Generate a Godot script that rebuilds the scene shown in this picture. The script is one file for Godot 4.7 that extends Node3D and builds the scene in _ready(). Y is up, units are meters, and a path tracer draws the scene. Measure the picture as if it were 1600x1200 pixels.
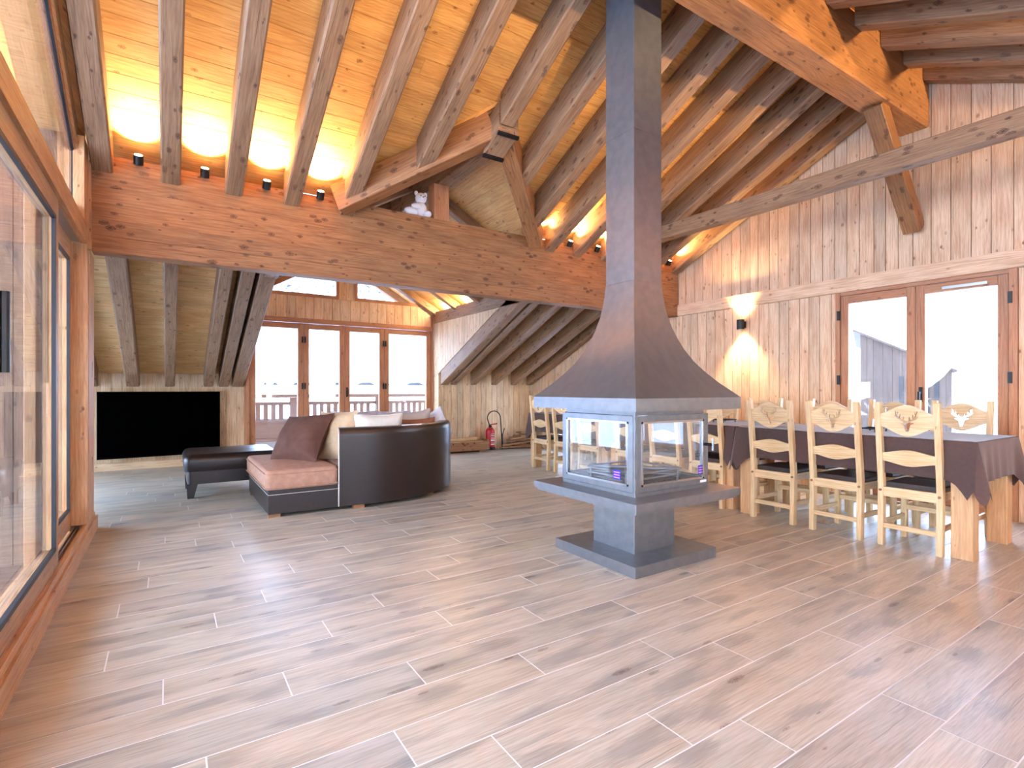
extends Node3D
# Chalet living room: timber roof, central hooded fireplace, dining tables, round-backed sofa.
# Axes: +x runs along the ridge towards the far gable wall, -z towards the dormer windows, y up, metres.

const CAMERA_HEIGHT := 1.15
const RIDGE_Z := -2.18
const GABLE_X := 6.17
const PURLIN_Z := -5.04
const DORMER_X := 2.46
const DORMER_TOP := 3.62
const CEILING_TOP := 4.42
const GRAIN_LENGTH := 2.4
const GRAIN_WIDTH := 0.6

var rng := RandomNumberGenerator.new()
var M := {}
var taken := {}

# ------------------------------------------------------------------ mesh building
class Shape:
	var p := PackedVector3Array()
	var n := PackedVector3Array()
	var t := PackedVector2Array()
	var c := PackedColorArray()
	var tint := Color(1, 1, 1)

	func tri(a: Vector3, b: Vector3, d: Vector3, na: Vector3, nb: Vector3, nd: Vector3, ta := Vector2.ZERO, tb := Vector2.ZERO, td := Vector2.ZERO) -> void:
		if (d - a).cross(b - a).dot(na + nb + nd) < 0.0:
			tri_raw(a, d, b, na, nd, nb, ta, td, tb)
		else:
			tri_raw(a, b, d, na, nb, nd, ta, tb, td)

	func tri_raw(a: Vector3, b: Vector3, d: Vector3, na: Vector3, nb: Vector3, nd: Vector3, ta: Vector2, tb: Vector2, td: Vector2) -> void:
		p.append(a); p.append(b); p.append(d)
		n.append(na); n.append(nb); n.append(nd)
		t.append(ta); t.append(tb); t.append(td)
		c.append(tint); c.append(tint); c.append(tint)

	func quad(a: Vector3, b: Vector3, d: Vector3, e: Vector3, nn: Vector3, ta := Vector2.ZERO, tb := Vector2.ZERO, td := Vector2.ZERO, te := Vector2.ZERO) -> void:
		tri(a, b, d, nn, nn, nn, ta, tb, td)
		tri(a, d, e, nn, nn, nn, ta, td, te)

	func mesh() -> ArrayMesh:
		var a := []
		a.resize(Mesh.ARRAY_MAX)
		a[Mesh.ARRAY_VERTEX] = p
		a[Mesh.ARRAY_NORMAL] = n
		a[Mesh.ARRAY_TEX_UV] = t
		a[Mesh.ARRAY_COLOR] = c
		var m := ArrayMesh.new()
		m.add_surface_from_arrays(Mesh.PRIMITIVE_TRIANGLES, a)
		return m

	# convex cross-section (in the plane of ax and ay) swept from a to b; grain runs along
	func sweep(cross: PackedVector2Array, a: Vector3, b: Vector3, ax: Vector3, ay: Vector3, off := Vector2.ZERO) -> void:
		var k := cross.size()
		var along := b - a
		var len := along.length()
		var mid := Vector2.ZERO
		for q in cross:
			mid += q / k
		var run := 0.0
		for i in k:
			var q0 := cross[i]
			var q1 := cross[(i + 1) % k]
			var o0 := ax * q0.x + ay * q0.y
			var o1 := ax * q1.x + ay * q1.y
			var nn := (o1 - o0).cross(along).normalized()
			var out := ax * ((q0 + q1) * 0.5 - mid).x + ay * ((q0 + q1) * 0.5 - mid).y
			if nn.dot(out) < 0.0:
				nn = -nn
			var w := (q1 - q0).length()
			var u0 := off.x
			var u1 := off.x + len / GRAIN_LENGTH
			var v0 := off.y + run / GRAIN_WIDTH
			var v1 := off.y + (run + w) / GRAIN_WIDTH
			quad(a + o0, b + o0, b + o1, a + o1, nn, Vector2(u0, v0), Vector2(u1, v0), Vector2(u1, v1), Vector2(u0, v1))
			run += w
		for side in 2:
			var at := a if side == 0 else b
			var nn: Vector3 = ax.cross(ay).normalized()
			if nn.dot(along) * (1.0 if side == 1 else -1.0) < 0.0:
				nn = -nn
			for i in range(1, k - 1):
				var tri_uv := []
				for q in [cross[0], cross[i], cross[i + 1]]:
					tri_uv.append(off + Vector2(q.x / GRAIN_WIDTH, q.y / GRAIN_WIDTH))
				tri(at + ax * cross[0].x + ay * cross[0].y, at + ax * cross[i].x + ay * cross[i].y, at + ax * cross[i + 1].x + ay * cross[i + 1].y, nn, nn, nn, tri_uv[0], tri_uv[1], tri_uv[2])

	# any simple polygon in the plane of ax, ay at origin o, thickened along az by depth. grain: 0 along ax, 1 along ay
	func slab(poly: PackedVector2Array, o: Vector3, ax: Vector3, ay: Vector3, az: Vector3, grain := 0, off := Vector2.ZERO) -> void:
		if Geometry2D.is_polygon_clockwise(poly):
			poly = poly.duplicate()
			poly.reverse()
		var idx := Geometry2D.triangulate_polygon(poly)
		var nz := az.normalized()
		var cap := ax.cross(ay).normalized()
		if cap.dot(az) < 0.0:
			cap = -cap
		for i in range(0, idx.size(), 3):
			var uv := []
			var pt := []
			for j in 3:
				var q := poly[idx[i + j]]
				uv.append(grain_uv(q, grain, 0.0, off))
				pt.append(o + ax * q.x + ay * q.y)
			tri(pt[0], pt[1], pt[2], -cap, -cap, -cap, uv[0], uv[1], uv[2])
			tri(pt[0] + az, pt[1] + az, pt[2] + az, cap, cap, cap, uv[0], uv[1], uv[2])
		var k := poly.size()
		for i in k:
			var q0 := poly[i]
			var q1 := poly[(i + 1) % k]
			var dir := q1 - q0
			if dir.length() < 1e-6:
				continue
			var a := o + ax * q0.x + ay * q0.y
			var b := o + ax * q1.x + ay * q1.y
			var nn := (b - a).cross(az).normalized()
			if nn.dot(ax * dir.y - ay * dir.x) < 0.0:
				nn = -nn
			var dz := az.length()
			quad(a, b, b + az, a + az, nn, grain_uv(q0, grain, 0.0, off), grain_uv(q1, grain, 0.0, off), grain_uv(q1, grain, dz, off), grain_uv(q0, grain, dz, off))

	func grain_uv(q: Vector2, grain: int, z: float, off: Vector2) -> Vector2:
		if grain == 0:
			return off + Vector2(q.x / GRAIN_LENGTH, (q.y + z) / GRAIN_WIDTH)
		return off + Vector2(q.y / GRAIN_LENGTH, (q.x + z) / GRAIN_WIDTH)

	func box(lo: Vector3, hi: Vector3, axis := 0, off := Vector2.ZERO) -> void:
		var s := hi - lo
		if axis == 0:
			sweep(rect(s.z, s.y), Vector3(lo.x, (lo.y + hi.y) / 2, (lo.z + hi.z) / 2), Vector3(hi.x, (lo.y + hi.y) / 2, (lo.z + hi.z) / 2), Vector3(0, 0, 1), Vector3(0, 1, 0), off)
		elif axis == 1:
			sweep(rect(s.x, s.z), Vector3((lo.x + hi.x) / 2, lo.y, (lo.z + hi.z) / 2), Vector3((lo.x + hi.x) / 2, hi.y, (lo.z + hi.z) / 2), Vector3(1, 0, 0), Vector3(0, 0, 1), off)
		else:
			sweep(rect(s.x, s.y), Vector3((lo.x + hi.x) / 2, (lo.y + hi.y) / 2, lo.z), Vector3((lo.x + hi.x) / 2, (lo.y + hi.y) / 2, hi.z), Vector3(1, 0, 0), Vector3(0, 1, 0), off)

	static func rect(w: float, h: float, ch := 0.0) -> PackedVector2Array:
		var x := w / 2
		var y := h / 2
		if ch <= 0.0:
			return PackedVector2Array([Vector2(-x, -y), Vector2(x, -y), Vector2(x, y), Vector2(-x, y)])
		return PackedVector2Array([Vector2(-x + ch, -y), Vector2(x - ch, -y), Vector2(x, -y + ch), Vector2(x, y - ch), Vector2(x - ch, y), Vector2(-x + ch, y), Vector2(-x, y - ch), Vector2(-x, -y + ch)])

	# smooth surface from a grid of points (rows of equal length)
	func grid(rows: Array, close_u := false, outward := Vector3.INF) -> void:
		var nv := rows.size()
		var nu: int = rows[0].size()
		var normals := []
		for j in nv:
			var line := PackedVector3Array()
			for i in nu:
				var l: Vector3 = rows[j][(i - 1 + nu) % nu] if close_u else rows[j][maxi(i - 1, 0)]
				var r: Vector3 = rows[j][(i + 1) % nu] if close_u else rows[j][mini(i + 1, nu - 1)]
				var d: Vector3 = rows[maxi(j - 1, 0)][i]
				var u: Vector3 = rows[mini(j + 1, nv - 1)][i]
				var nn := (r - l).cross(u - d)
				if nn.length() < 1e-12:
					nn = Vector3.UP
				nn = nn.normalized()
				line.append(nn)
			normals.append(line)
		var flip := 1.0
		if outward != Vector3.INF:
			var total := 0.0
			for j in nv:
				for i in nu:
					total += normals[j][i].dot(rows[j][i] - outward)
			flip = 1.0 if total >= 0.0 else -1.0
		var last := nu if close_u else nu - 1
		for j in nv - 1:
			for i in last:
				var i2 := (i + 1) % nu
				var a: Vector3 = rows[j][i]
				var b: Vector3 = rows[j][i2]
				var d: Vector3 = rows[j + 1][i2]
				var e: Vector3 = rows[j + 1][i]
				var ua := Vector2(float(i) / last, float(j) / (nv - 1))
				var ud := Vector2(float(i + 1) / last, float(j + 1) / (nv - 1))
				tri(a, b, d, normals[j][i] * flip, normals[j][i2] * flip, normals[j + 1][i2] * flip, ua, Vector2(ud.x, ua.y), ud)
				tri(a, d, e, normals[j][i] * flip, normals[j + 1][i2] * flip, normals[j + 1][i] * flip, ua, ud, Vector2(ua.x, ud.y))

	# profile of (radius, height) turned round the y axis through o
	func lathe(profile: Array, o: Vector3, seg := 24) -> void:
		for k in profile.size() - 1:
			var q0: Vector2 = profile[k]
			var q1: Vector2 = profile[k + 1]
			var slope := Vector2(q1.y - q0.y, -(q1.x - q0.x)).normalized()
			for i in seg:
				var a0 := TAU * i / seg
				var a1 := TAU * (i + 1) / seg
				var d0 := Vector3(cos(a0), 0, sin(a0))
				var d1 := Vector3(cos(a1), 0, sin(a1))
				var n0 := d0 * slope.x + Vector3(0, slope.y, 0)
				var n1 := d1 * slope.x + Vector3(0, slope.y, 0)
				var a := o + d0 * q0.x + Vector3(0, q0.y, 0)
				var b := o + d1 * q0.x + Vector3(0, q0.y, 0)
				var e := o + d1 * q1.x + Vector3(0, q1.y, 0)
				var f := o + d0 * q1.x + Vector3(0, q1.y, 0)
				if q0.x > 1e-5:
					tri(a, b, e, n0, n1, n1)
				if q1.x > 1e-5:
					tri(a, e, f, n0, n1, n0)

	func tube(path: Array, r: float, seg := 8, closed := false) -> void:
		var rows := []
		var up := Vector3(0.13, 0.97, 0.21).normalized()
		var k := path.size()
		for j in k:
			var before: Vector3 = path[(j - 1 + k) % k] if closed else path[maxi(j - 1, 0)]
			var after: Vector3 = path[(j + 1) % k] if closed else path[mini(j + 1, k - 1)]
			var d := (after - before).normalized()
			var s := d.cross(up).normalized()
			var w := s.cross(d).normalized()
			var ring := PackedVector3Array()
			for i in seg:
				var a := TAU * i / seg
				ring.append(path[j] + (s * cos(a) + w * sin(a)) * r)
			rows.append(ring)
		if closed:
			rows.append(rows[0])
		for j in rows.size() - 1:
			var c0: Vector3 = path[j % k]
			var c1: Vector3 = path[(j + 1) % k]
			for i in seg:
				var i2 := (i + 1) % seg
				var a: Vector3 = rows[j][i]
				var b: Vector3 = rows[j][i2]
				var d2: Vector3 = rows[j + 1][i2]
				var e: Vector3 = rows[j + 1][i]
				tri(a, b, d2, (a - c0) / r, (b - c0) / r, (d2 - c1) / r)
				tri(a, d2, e, (a - c0) / r, (d2 - c1) / r, (e - c1) / r)
		if not closed:
			for end in 2:
				var ring2: PackedVector3Array = rows[0] if end == 0 else rows[rows.size() - 1]
				var mid: Vector3 = path[0] if end == 0 else path[k - 1]
				var nb: Vector3 = (path[0] - path[1]).normalized() if end == 0 else (path[k - 1] - path[k - 2]).normalized()
				for i in seg:
					tri(mid, ring2[i], ring2[(i + 1) % seg], nb, nb, nb)

# ------------------------------------------------------------------ scene helpers
func numbered(called: String) -> String:
	var k: int = taken.get(called, 0)
	taken[called] = k + 1
	return called if k == 0 else "%s_%03d" % [called, k]

func thing(called: String, label: String, category: String, kind := "", group := "", at := Vector3.ZERO, turn := 0.0) -> Node3D:
	var o := Node3D.new()
	o.name = numbered(called)
	add_child(o)
	o.position = at
	o.rotation.y = turn
	tag(o, label, category, kind, group)
	return o

func tag(o: Node3D, label: String, category: String, kind := "", group := "") -> void:
	o.set_meta("label", label)
	o.set_meta("category", category)
	if kind:
		o.set_meta("kind", kind)
	if group:
		o.set_meta("group", group)

func part(called: String, s: Shape, m: Material, parent: Node = null) -> MeshInstance3D:
	return part_mesh(called, s.mesh(), m, parent)

func part_mesh(called: String, mesh: Mesh, m: Material, parent: Node = null) -> MeshInstance3D:
	var o := MeshInstance3D.new()
	o.mesh = mesh
	o.material_override = m
	if parent == null:
		o.name = numbered(called)
		add_child(o)
	else:
		o.name = called
		parent.add_child(o, true)
	return o

func tone(spread := 0.12, warm := 0.05) -> Color:
	var k := 1.0 + rng.randf_range(-spread, spread)
	var w := rng.randf_range(-warm, warm)
	return Color(k * (1.0 + w), k, k * (1.0 - w))

func grain_off(width := 0.2) -> Vector2:
	return Vector2(rng.randf(), rng.randf() * maxf(0.02, 1.0 - width / GRAIN_WIDTH))

# straight timber with softened edges; w along ax, h along ay
func timber(called: String, a: Vector3, b: Vector3, w: float, h: float, ax: Vector3, ay: Vector3, m: Material, parent: Node, ch := 0.008, spread := 0.10) -> MeshInstance3D:
	var s := Shape.new()
	s.tint = tone(spread, 0.03)
	s.sweep(Shape.rect(w, h, ch), a, b, ax, ay, Vector2(rng.randf(), rng.randf()))
	return part(called, s, m, parent)

func block(called: String, lo: Vector3, hi: Vector3, axis: int, m: Material, parent: Node = null, spread := 0.08) -> MeshInstance3D:
	var s := Shape.new()
	s.tint = tone(spread, 0.03)
	s.box(lo, hi, axis, Vector2(rng.randf(), rng.randf()))
	return part(called, s, m, parent)

func yb(z: float) -> float:      # underside of the main rafters
	return 4.15 - 0.475 * absf(z - RIDGE_Z)

func yc(z: float) -> float:      # underside of the main ceiling boards
	return yb(z) + 0.27

func yal(z: float) -> float:     # underside of the rafters over the television corner
	return 1.13 + 0.40 * (z + 9.29)

func yar(z: float) -> float:     # underside of the rafters over the firewood corner
	return 1.18 + 0.445 * (z + 8.77)

func yd(x: float) -> float:      # underside of the dormer's ceiling boards
	return DORMER_TOP - 0.58 * absf(x - DORMER_X)

func valley(z: float) -> float:  # half width of the dormer opening at depth z on the main slope
	return maxf(0.0, (DORMER_TOP - yc(z)) / 0.58)

# ------------------------------------------------------------------ textures
func wood_texture(w: int, h: int, sd: int, light: Color, dark: Color, knot: Color, rings: float, knots: int, knot_size := 1.0, cracks := 0, patch := 0.0, patch_color := Color.BLACK) -> ImageTexture:
	var r := RandomNumberGenerator.new()
	r.seed = sd
	var slow := FastNoiseLite.new()
	slow.seed = sd
	slow.noise_type = FastNoiseLite.TYPE_SIMPLEX
	slow.frequency = 1.0
	slow.fractal_type = FastNoiseLite.FRACTAL_NONE
	var fine: FastNoiseLite = slow.duplicate()
	fine.seed = sd + 7
	# knots push the grain lines apart
	var list := []
	for k in knots:
		var big := r.randf_range(0.45, 1.0) if r.randf() < 0.6 else r.randf_range(1.0, 1.7)
		list.append(Vector3(r.randf() * w, r.randf() * h, maxf(1.6, big * knot_size * h / 62.0)))
	var bend := PackedFloat32Array()
	bend.resize(w * h)
	for q in list:
		var rad: float = q.z
		var rx := int(rad * 8)
		var ry := int(rad * 4)
		for dy in range(-ry, ry + 1):
			var yy := posmod(int(q.y) + dy, h)
			for dx in range(-rx, rx + 1):
				var xx := posmod(int(q.x) + dx, w)
				var f := exp(-(float(dx * dx) / (rad * rad * 8.0) + float(dy * dy) / (rad * rad * 2.6)))
				bend[yy * w + xx] += f * rad * 0.95 * (1.0 if dy >= 0 else -1.0) * minf(1.0, absf(dy) / rad)
	var pic := PackedVector3Array()
	pic.resize(w * h)
	var lv := Vector3(light.r, light.g, light.b)
	var dv := Vector3(dark.r, dark.g, dark.b)
	var pv := Vector3(patch_color.r, patch_color.g, patch_color.b)
	for x in w:
		var a := TAU * x / w
		var ca := cos(a)
		var sa := sin(a)
		for y in h:
			var i := y * w + x
			var v := float(y) / h
			var vv := (y - bend[i]) / float(h)
			var wob := slow.get_noise_3d(ca * 0.4, sa * 0.4, vv * 3.0)
			var ring := fposmod(vv * rings + wob * rings * 0.075, 1.0)
			ring = ring * ring if ring < 0.9 else (1.0 - ring) * 8.1
			var fib := fine.get_noise_3d(ca * 4.0, sa * 4.0, v * 120.0)
			var broad := slow.get_noise_3d(ca * 1.1 + 5.0, sa * 1.1, v * 5.0)
			var streak := fine.get_noise_3d(ca * 0.9, sa * 0.9, v * 34.0 + 40.0)
			var c := lv.lerp(dv, clampf(0.30 + 0.38 * ring + fib * 0.26 + streak * 0.30 + broad * 0.26, 0.0, 1.0))
			if patch > 0.0:
				var s := slow.get_noise_3d(ca * 0.75 + 9.0, sa * 0.75, vv * 4.2 + 3.0)
				c = c.lerp(pv, clampf((s + fib * 0.2 - 0.05) * 1.5, 0.0, 1.0) * patch)
			pic[i] = c
	var kv := Vector3(knot.r, knot.g, knot.b)
	for q in list:
		var rad: float = q.z
		var rx := int(rad * 2.6)
		var ry := int(rad * 1.7)
		var keen := r.randf_range(0.45, 1.0)
		for dy in range(-ry, ry + 1):
			var yy := posmod(int(q.y) + dy, h)
			for dx in range(-rx, rx + 1):
				var xx := posmod(int(q.x) + dx, w)
				var d := sqrt(float(dx * dx) / (rad * rad * 2.0) + float(dy * dy) / (rad * rad)) + fine.get_noise_2d(xx * 0.09, yy * 0.16) * 0.25
				if d > 1.5:
					continue
				var f := clampf((1.2 - d) * 1.9, 0.0, 1.0) * (0.62 + 0.38 * sin(d * 9.0)) * keen
				var i := yy * w + xx
				pic[i] = pic[i].lerp(kv, f)
	for k in cracks:
		var x := r.randi() % w
		var y := r.randf() * h
		var n := r.randi_range(w / 14, w / 5)
		var strong := r.randf_range(0.35, 0.85)
		for j in n:
			y += r.randf_range(-0.35, 0.35)
			var t := sin(PI * j / n) * strong
			for dy in range(-3, 4):
				var i := posmod(int(y) + dy, h) * w + posmod(x + j, w)
				pic[i] = pic[i].lerp(kv, t * maxf(0.0, 1.0 - absf(dy + fposmod(y, 1.0) * -1.0) / 2.4))
	var data := PackedByteArray()
	data.resize(w * h * 3)
	for i in w * h:
		var c := pic[i]
		data[i * 3] = int(clampf(c.x, 0, 1) * 255.0)
		data[i * 3 + 1] = int(clampf(c.y, 0, 1) * 255.0)
		data[i * 3 + 2] = int(clampf(c.z, 0, 1) * 255.0)
	return ImageTexture.create_from_image(Image.create_from_data(w, h, false, Image.FORMAT_RGB8, data))

func wood(tex: Texture2D, tint: Color, rough: float, spec := 0.5) -> StandardMaterial3D:
	var m := StandardMaterial3D.new()
	m.albedo_texture = tex
	m.albedo_color = tint
	m.roughness = rough
	m.metallic_specular = spec
	m.vertex_color_use_as_albedo = true
	return m

func plain(color: Color, rough := 0.7, metal := 0.0, spec := 0.5) -> StandardMaterial3D:
	var m := StandardMaterial3D.new()
	m.albedo_color = color
	m.roughness = rough
	m.metallic = metal
	m.metallic_specular = spec
	return m

func mottled(a: Color, b: Color, freq: float, rough: float, metal := 0.0, sd := 1, scale := 1.0) -> StandardMaterial3D:
	var nt := NoiseTexture2D.new()
	nt.width = 512
	nt.height = 512
	nt.seamless = true
	var fn := FastNoiseLite.new()
	fn.seed = sd
	fn.frequency = freq
	fn.fractal_octaves = 4
	nt.noise = fn
	var ramp := Gradient.new()
	ramp.set_color(0, a)
	ramp.set_color(1, b)
	nt.color_ramp = ramp
	var m := plain(Color.WHITE, rough, metal)
	m.albedo_texture = nt
	m.uv1_triplanar = true
	m.uv1_world_triplanar = true
	m.uv1_scale = Vector3.ONE * scale
	return m

func materials() -> void:
	var pine := wood_texture(1536, 512, 11, Color(0.93, 0.80, 0.61), Color(0.80, 0.62, 0.42), Color(0.50, 0.31, 0.17), 34.0, 40, 0.8, 3)
	var larch := wood_texture(1536, 512, 23, Color(0.92, 0.81, 0.695), Color(0.78, 0.615, 0.49), Color(0.47, 0.30, 0.20), 30.0, 30, 0.75, 3)
	var stained := wood_texture(1536, 512, 37, Color(0.69, 0.555, 0.44), Color(0.52, 0.39, 0.295), Color(0.21, 0.12, 0.08), 26.0, 62, 1.2, 26)
	var oak := wood_texture(1536, 1024, 51, Color(0.785, 0.745, 0.67), Color(0.665, 0.62, 0.54), Color(0.34, 0.28, 0.24), 40.0, 22, 0.8, 22, 0.6, Color(0.56, 0.535, 0.50))
	var clear := wood_texture(1024, 512, 63, Color(0.92, 0.80, 0.63), Color(0.80, 0.65, 0.47), Color(0.55, 0.38, 0.24), 30.0, 9, 0.6, 0)
	M.ceiling = wood(pine, Color(0.97, 0.86, 0.68), 0.62)
	M.wall = wood(larch, Color(1.0, 0.965, 0.91), 0.62)
	M.wall_pale = wood(larch, Color(1.0, 1.0, 0.94), 0.62)
	M.rafter = wood(stained, Color(0.93, 0.90, 0.84), 0.6)
	M.purlin = wood(stained, Color(0.97, 0.84, 0.67), 0.55)
	M.frame = wood(larch, Color(0.80, 0.645, 0.53), 0.5)
	M.jamb = wood(larch, Color(0.82, 0.72, 0.58), 0.5)
	M.outer = wood(stained, Color(0.80, 0.77, 0.74), 0.7)
	M.ceiling_pale = wood(pine, Color(1.0, 0.95, 0.86), 0.62)
	M.sill = wood(larch, Color(0.91, 0.81, 0.67), 0.45)
	M.tile = wood(oak, Color(1.0, 0.985, 0.97), 0.33)
	M.chair = wood(clear, Color(0.98, 0.965, 0.93), 0.5)
	M.table = wood(clear, Color(0.96, 0.86, 0.78), 0.5)
	M.barn = wood(larch, Color(0.36, 0.35, 0.36), 0.8)
	M.balcony = wood(larch, Color(0.44, 0.34, 0.28), 0.7)
	M.log = wood(stained, Color(1.0, 0.90, 0.76), 0.7)
	M.grout = plain(Color(0.90, 0.88, 0.86), 0.8)
	M.steel = mottled(Color(0.50, 0.505, 0.52), Color(0.56, 0.56, 0.57), 0.02, 0.36, 0.75, 5, 1.0)
	M.black = plain(Color(0.03, 0.03, 0.032), 0.45)
	M.screen = plain(Color(0.004, 0.004, 0.005), 0.75, 0.0, 0.05)
	M.bezel = plain(Color(0.012, 0.012, 0.013), 0.6, 0.0, 0.2)
	M.chrome = plain(Color(0.75, 0.75, 0.76), 0.22, 1.0)
	M.alu = plain(Color(0.66, 0.66, 0.66), 0.35, 0.8)
	M.gasket = plain(Color(0.05, 0.07, 0.10), 0.5)
	M.leather = mottled(Color(0.135, 0.098, 0.088), Color(0.17, 0.125, 0.112), 0.02, 0.3, 0.0, 8, 3.0)
	M.leather_black = mottled(Color(0.10, 0.075, 0.085), Color(0.135, 0.10, 0.11), 0.02, 0.3, 0.0, 9, 3.0)
	M.stitch = plain(Color(0.78, 0.74, 0.70), 0.7)
	M.suede = mottled(Color(0.62, 0.455, 0.37), Color(0.71, 0.535, 0.44), 0.012, 0.92, 0.0, 12, 2.0)
	M.suede_brown = mottled(Color(0.31, 0.19, 0.15), Color(0.40, 0.25, 0.19), 0.012, 0.9, 0.0, 13, 2.0)
	M.suede_rust = mottled(Color(0.52, 0.29, 0.18), Color(0.58, 0.34, 0.22), 0.012, 0.9, 0.0, 14, 2.0)
	M.linen_beige = mottled(Color(0.74, 0.61, 0.47), Color(0.80, 0.68, 0.54), 0.02, 0.92, 0.0, 15, 2.0)
	M.linen_cream = mottled(Color(0.86, 0.83, 0.78), Color(0.90, 0.88, 0.83), 0.02, 0.92, 0.0, 16, 2.0)
	M.linen_taupe = mottled(Color(0.66, 0.58, 0.53), Color(0.72, 0.64, 0.58), 0.02, 0.92, 0.0, 17, 2.0)
	M.linen_grey = mottled(Color(0.78, 0.77, 0.80), Color(0.84, 0.83, 0.86), 0.02, 0.92, 0.0, 18, 2.0)
	M.cloth = mottled(Color(0.285, 0.20, 0.18), Color(0.325, 0.23, 0.205), 0.015, 0.88, 0.0, 19, 3.0)
	M.cloth.rim_enabled = true
	M.cloth.rim = 0.6
	M.seat = mottled(Color(0.20, 0.14, 0.12), Color(0.25, 0.18, 0.15), 0.02, 0.55, 0.0, 20, 3.0)
	M.red = plain(Color(0.72, 0.05, 0.06), 0.28)
	M.white = plain(Color(0.92, 0.91, 0.89), 0.6)
	M.plush = plain(Color(0.90, 0.88, 0.88), 0.95)
	M.snow = mottled(Color(0.93, 0.94, 0.96), Color(0.97, 0.97, 0.98), 0.01, 0.9, 0.0, 21, 0.2)
	M.hill = mottled(Color(0.09, 0.10, 0.115), Color(0.97, 0.975, 0.985), 0.03, 0.95, 0.0, 22, 0.06)
	var ramp: Gradient = M.hill.albedo_texture.color_ramp
	ramp.add_point(0.40, Color(0.09, 0.10, 0.115))
	ramp.add_point(0.47, Color(0.95, 0.96, 0.975))
	M.slate = plain(Color(0.13, 0.14, 0.155), 0.8)
	M.ash = mottled(Color(0.34, 0.31, 0.29), Color(0.42, 0.38, 0.35), 0.05, 0.95, 0.0, 24, 2.0)
	M.ember = plain(Color(0.62, 0.16, 0.10), 0.8)
	M.label_blue = plain(Color(0.12, 0.13, 0.66), 0.5)
	M.label_pink = plain(Color(0.86, 0.50, 0.66), 0.5)
	M.glass = StandardMaterial3D.new()
	M.glass.transparency = BaseMaterial3D.TRANSPARENCY_ALPHA
	M.glass.albedo_color = Color(1, 1, 1, 0.02)
	M.glass.roughness = 0.0
	M.lamp_glow = plain(Color(1, 0.9, 0.7), 0.5)
	M.lamp_glow.emission_enabled = true
	M.lamp_glow.emission = Color(1.0, 0.86, 0.64)
	M.lamp_glow.emission_energy_multiplier = 14.0

# ------------------------------------------------------------------ windows
# a leaf of four timbers round a pane; o is its lower corner, u runs along the wall, n is the inward normal
func leaf(parent: Node, called: String, o: Vector3, u: Vector3, n: Vector3, w: float, h: float, stile := 0.09, rail := 0.1, deep := 0.06, m: Material = null) -> Node3D:
	var mat: Material = m if m else M.frame
	var g := Node3D.new()
	g.name = called
	parent.add_child(g, true)
	var up := Vector3.UP
	timber("stile", o + u * stile / 2 , o + u * stile / 2 + up * h, stile, deep, u, n, mat, g, 0.004)
	timber("stile", o + u * (w - stile / 2), o + u * (w - stile / 2) + up * h, stile, deep, u, n, mat, g, 0.004)
	timber("rail", o + u * stile + up * rail / 2, o + u * (w - stile) + up * rail / 2, rail, deep, up, n, mat, g, 0.004)
	timber("rail", o + u * stile + up * (h - rail / 2), o + u * (w - stile) + up * (h - rail / 2), rail, deep, up, n, mat, g, 0.004)
	pane(g, PackedVector2Array([Vector2(stile, rail), Vector2(w - stile, rail), Vector2(w - stile, h - rail), Vector2(stile, h - rail)]), o, u, up, n)
	return g

func pane(g: Node, poly: PackedVector2Array, o: Vector3, u: Vector3, v: Vector3, n: Vector3) -> void:
	var s := Shape.new()
	s.slab(poly, o - n * 0.004, u, v, n * 0.008)
	part("pane", s, M.glass, g)

func gasket(g: Node, poly: PackedVector2Array, o: Vector3, u: Vector3, v: Vector3, n: Vector3, r := 0.008) -> void:
	var s := Shape.new()
	var path := []
	for q in poly:
		path.append(o + u * q.x + v * q.y + n * 0.012)
	for i in path.size():
		var a: Vector3 = path[i]
		var b: Vector3 = path[(i + 1) % path.size()]
		var d := (b - a).normalized()
		s.sweep(Shape.rect(r * 2.2, r * 1.6), a - d * r, b + d * r, d.cross(n), n)
	part("gasket", s, M.gasket, g)

# ------------------------------------------------------------------ the scene
func _ready() -> void:
	rng.seed = 20240
	set_camera()
	materials()
	build_floor()
	build_gable_wall()
	build_far_walls()
	build_left_wall()
	build_back_of_room()
	build_roof()
	build_dormer()
	build_beams()
	build_outside()
	build_fireplace()
	build_dining()
	build_sofa()
	build_small_things()
	build_lamps()

func set_camera() -> void:
	var cam := Camera3D.new()
	cam.name = "camera"
	add_child(cam)
	cam.position = Vector3(0, CAMERA_HEIGHT, 0)
	cam.rotation = Vector3(0, -deg_to_rad(33.17), 0)
	cam.keep_aspect = Camera3D.KEEP_HEIGHT
	cam.set_frustum(2.0 * 0.05 * 600.0 / 823.0, Vector2(0, 0.05 * 8.0 / 823.0), 0.05, 400.0)
	cam.current = true
	var sky_look := ProceduralSkyMaterial.new()
	sky_look.sky_top_color = Color(0.66, 0.79, 0.98)
	sky_look.sky_horizon_color = Color(0.90, 0.95, 1.0)
	sky_look.ground_horizon_color = Color(0.93, 0.95, 0.98)
	sky_look.ground_bottom_color = Color(0.88, 0.90, 0.94)
	sky_look.sky_energy_multiplier = 1.0
	sky_look.use_debanding = false
	var sky := Sky.new()
	sky.sky_material = sky_look
	var env := Environment.new()
	env.background_mode = Environment.BG_SKY
	env.background_energy_multiplier = 5.0
	env.sky = sky
	env.ambient_light_source = Environment.AMBIENT_SOURCE_DISABLED
	env.tonemap_mode = Environment.TONE_MAPPER_LINEAR
	env.tonemap_exposure = 3.7
	env.sdfgi_enabled = true
	env.ssao_enabled = true
	env.ssil_enabled = true
	var world := WorldEnvironment.new()
	world.name = "world_environment"
	world.environment = env
	add_child(world)

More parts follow.
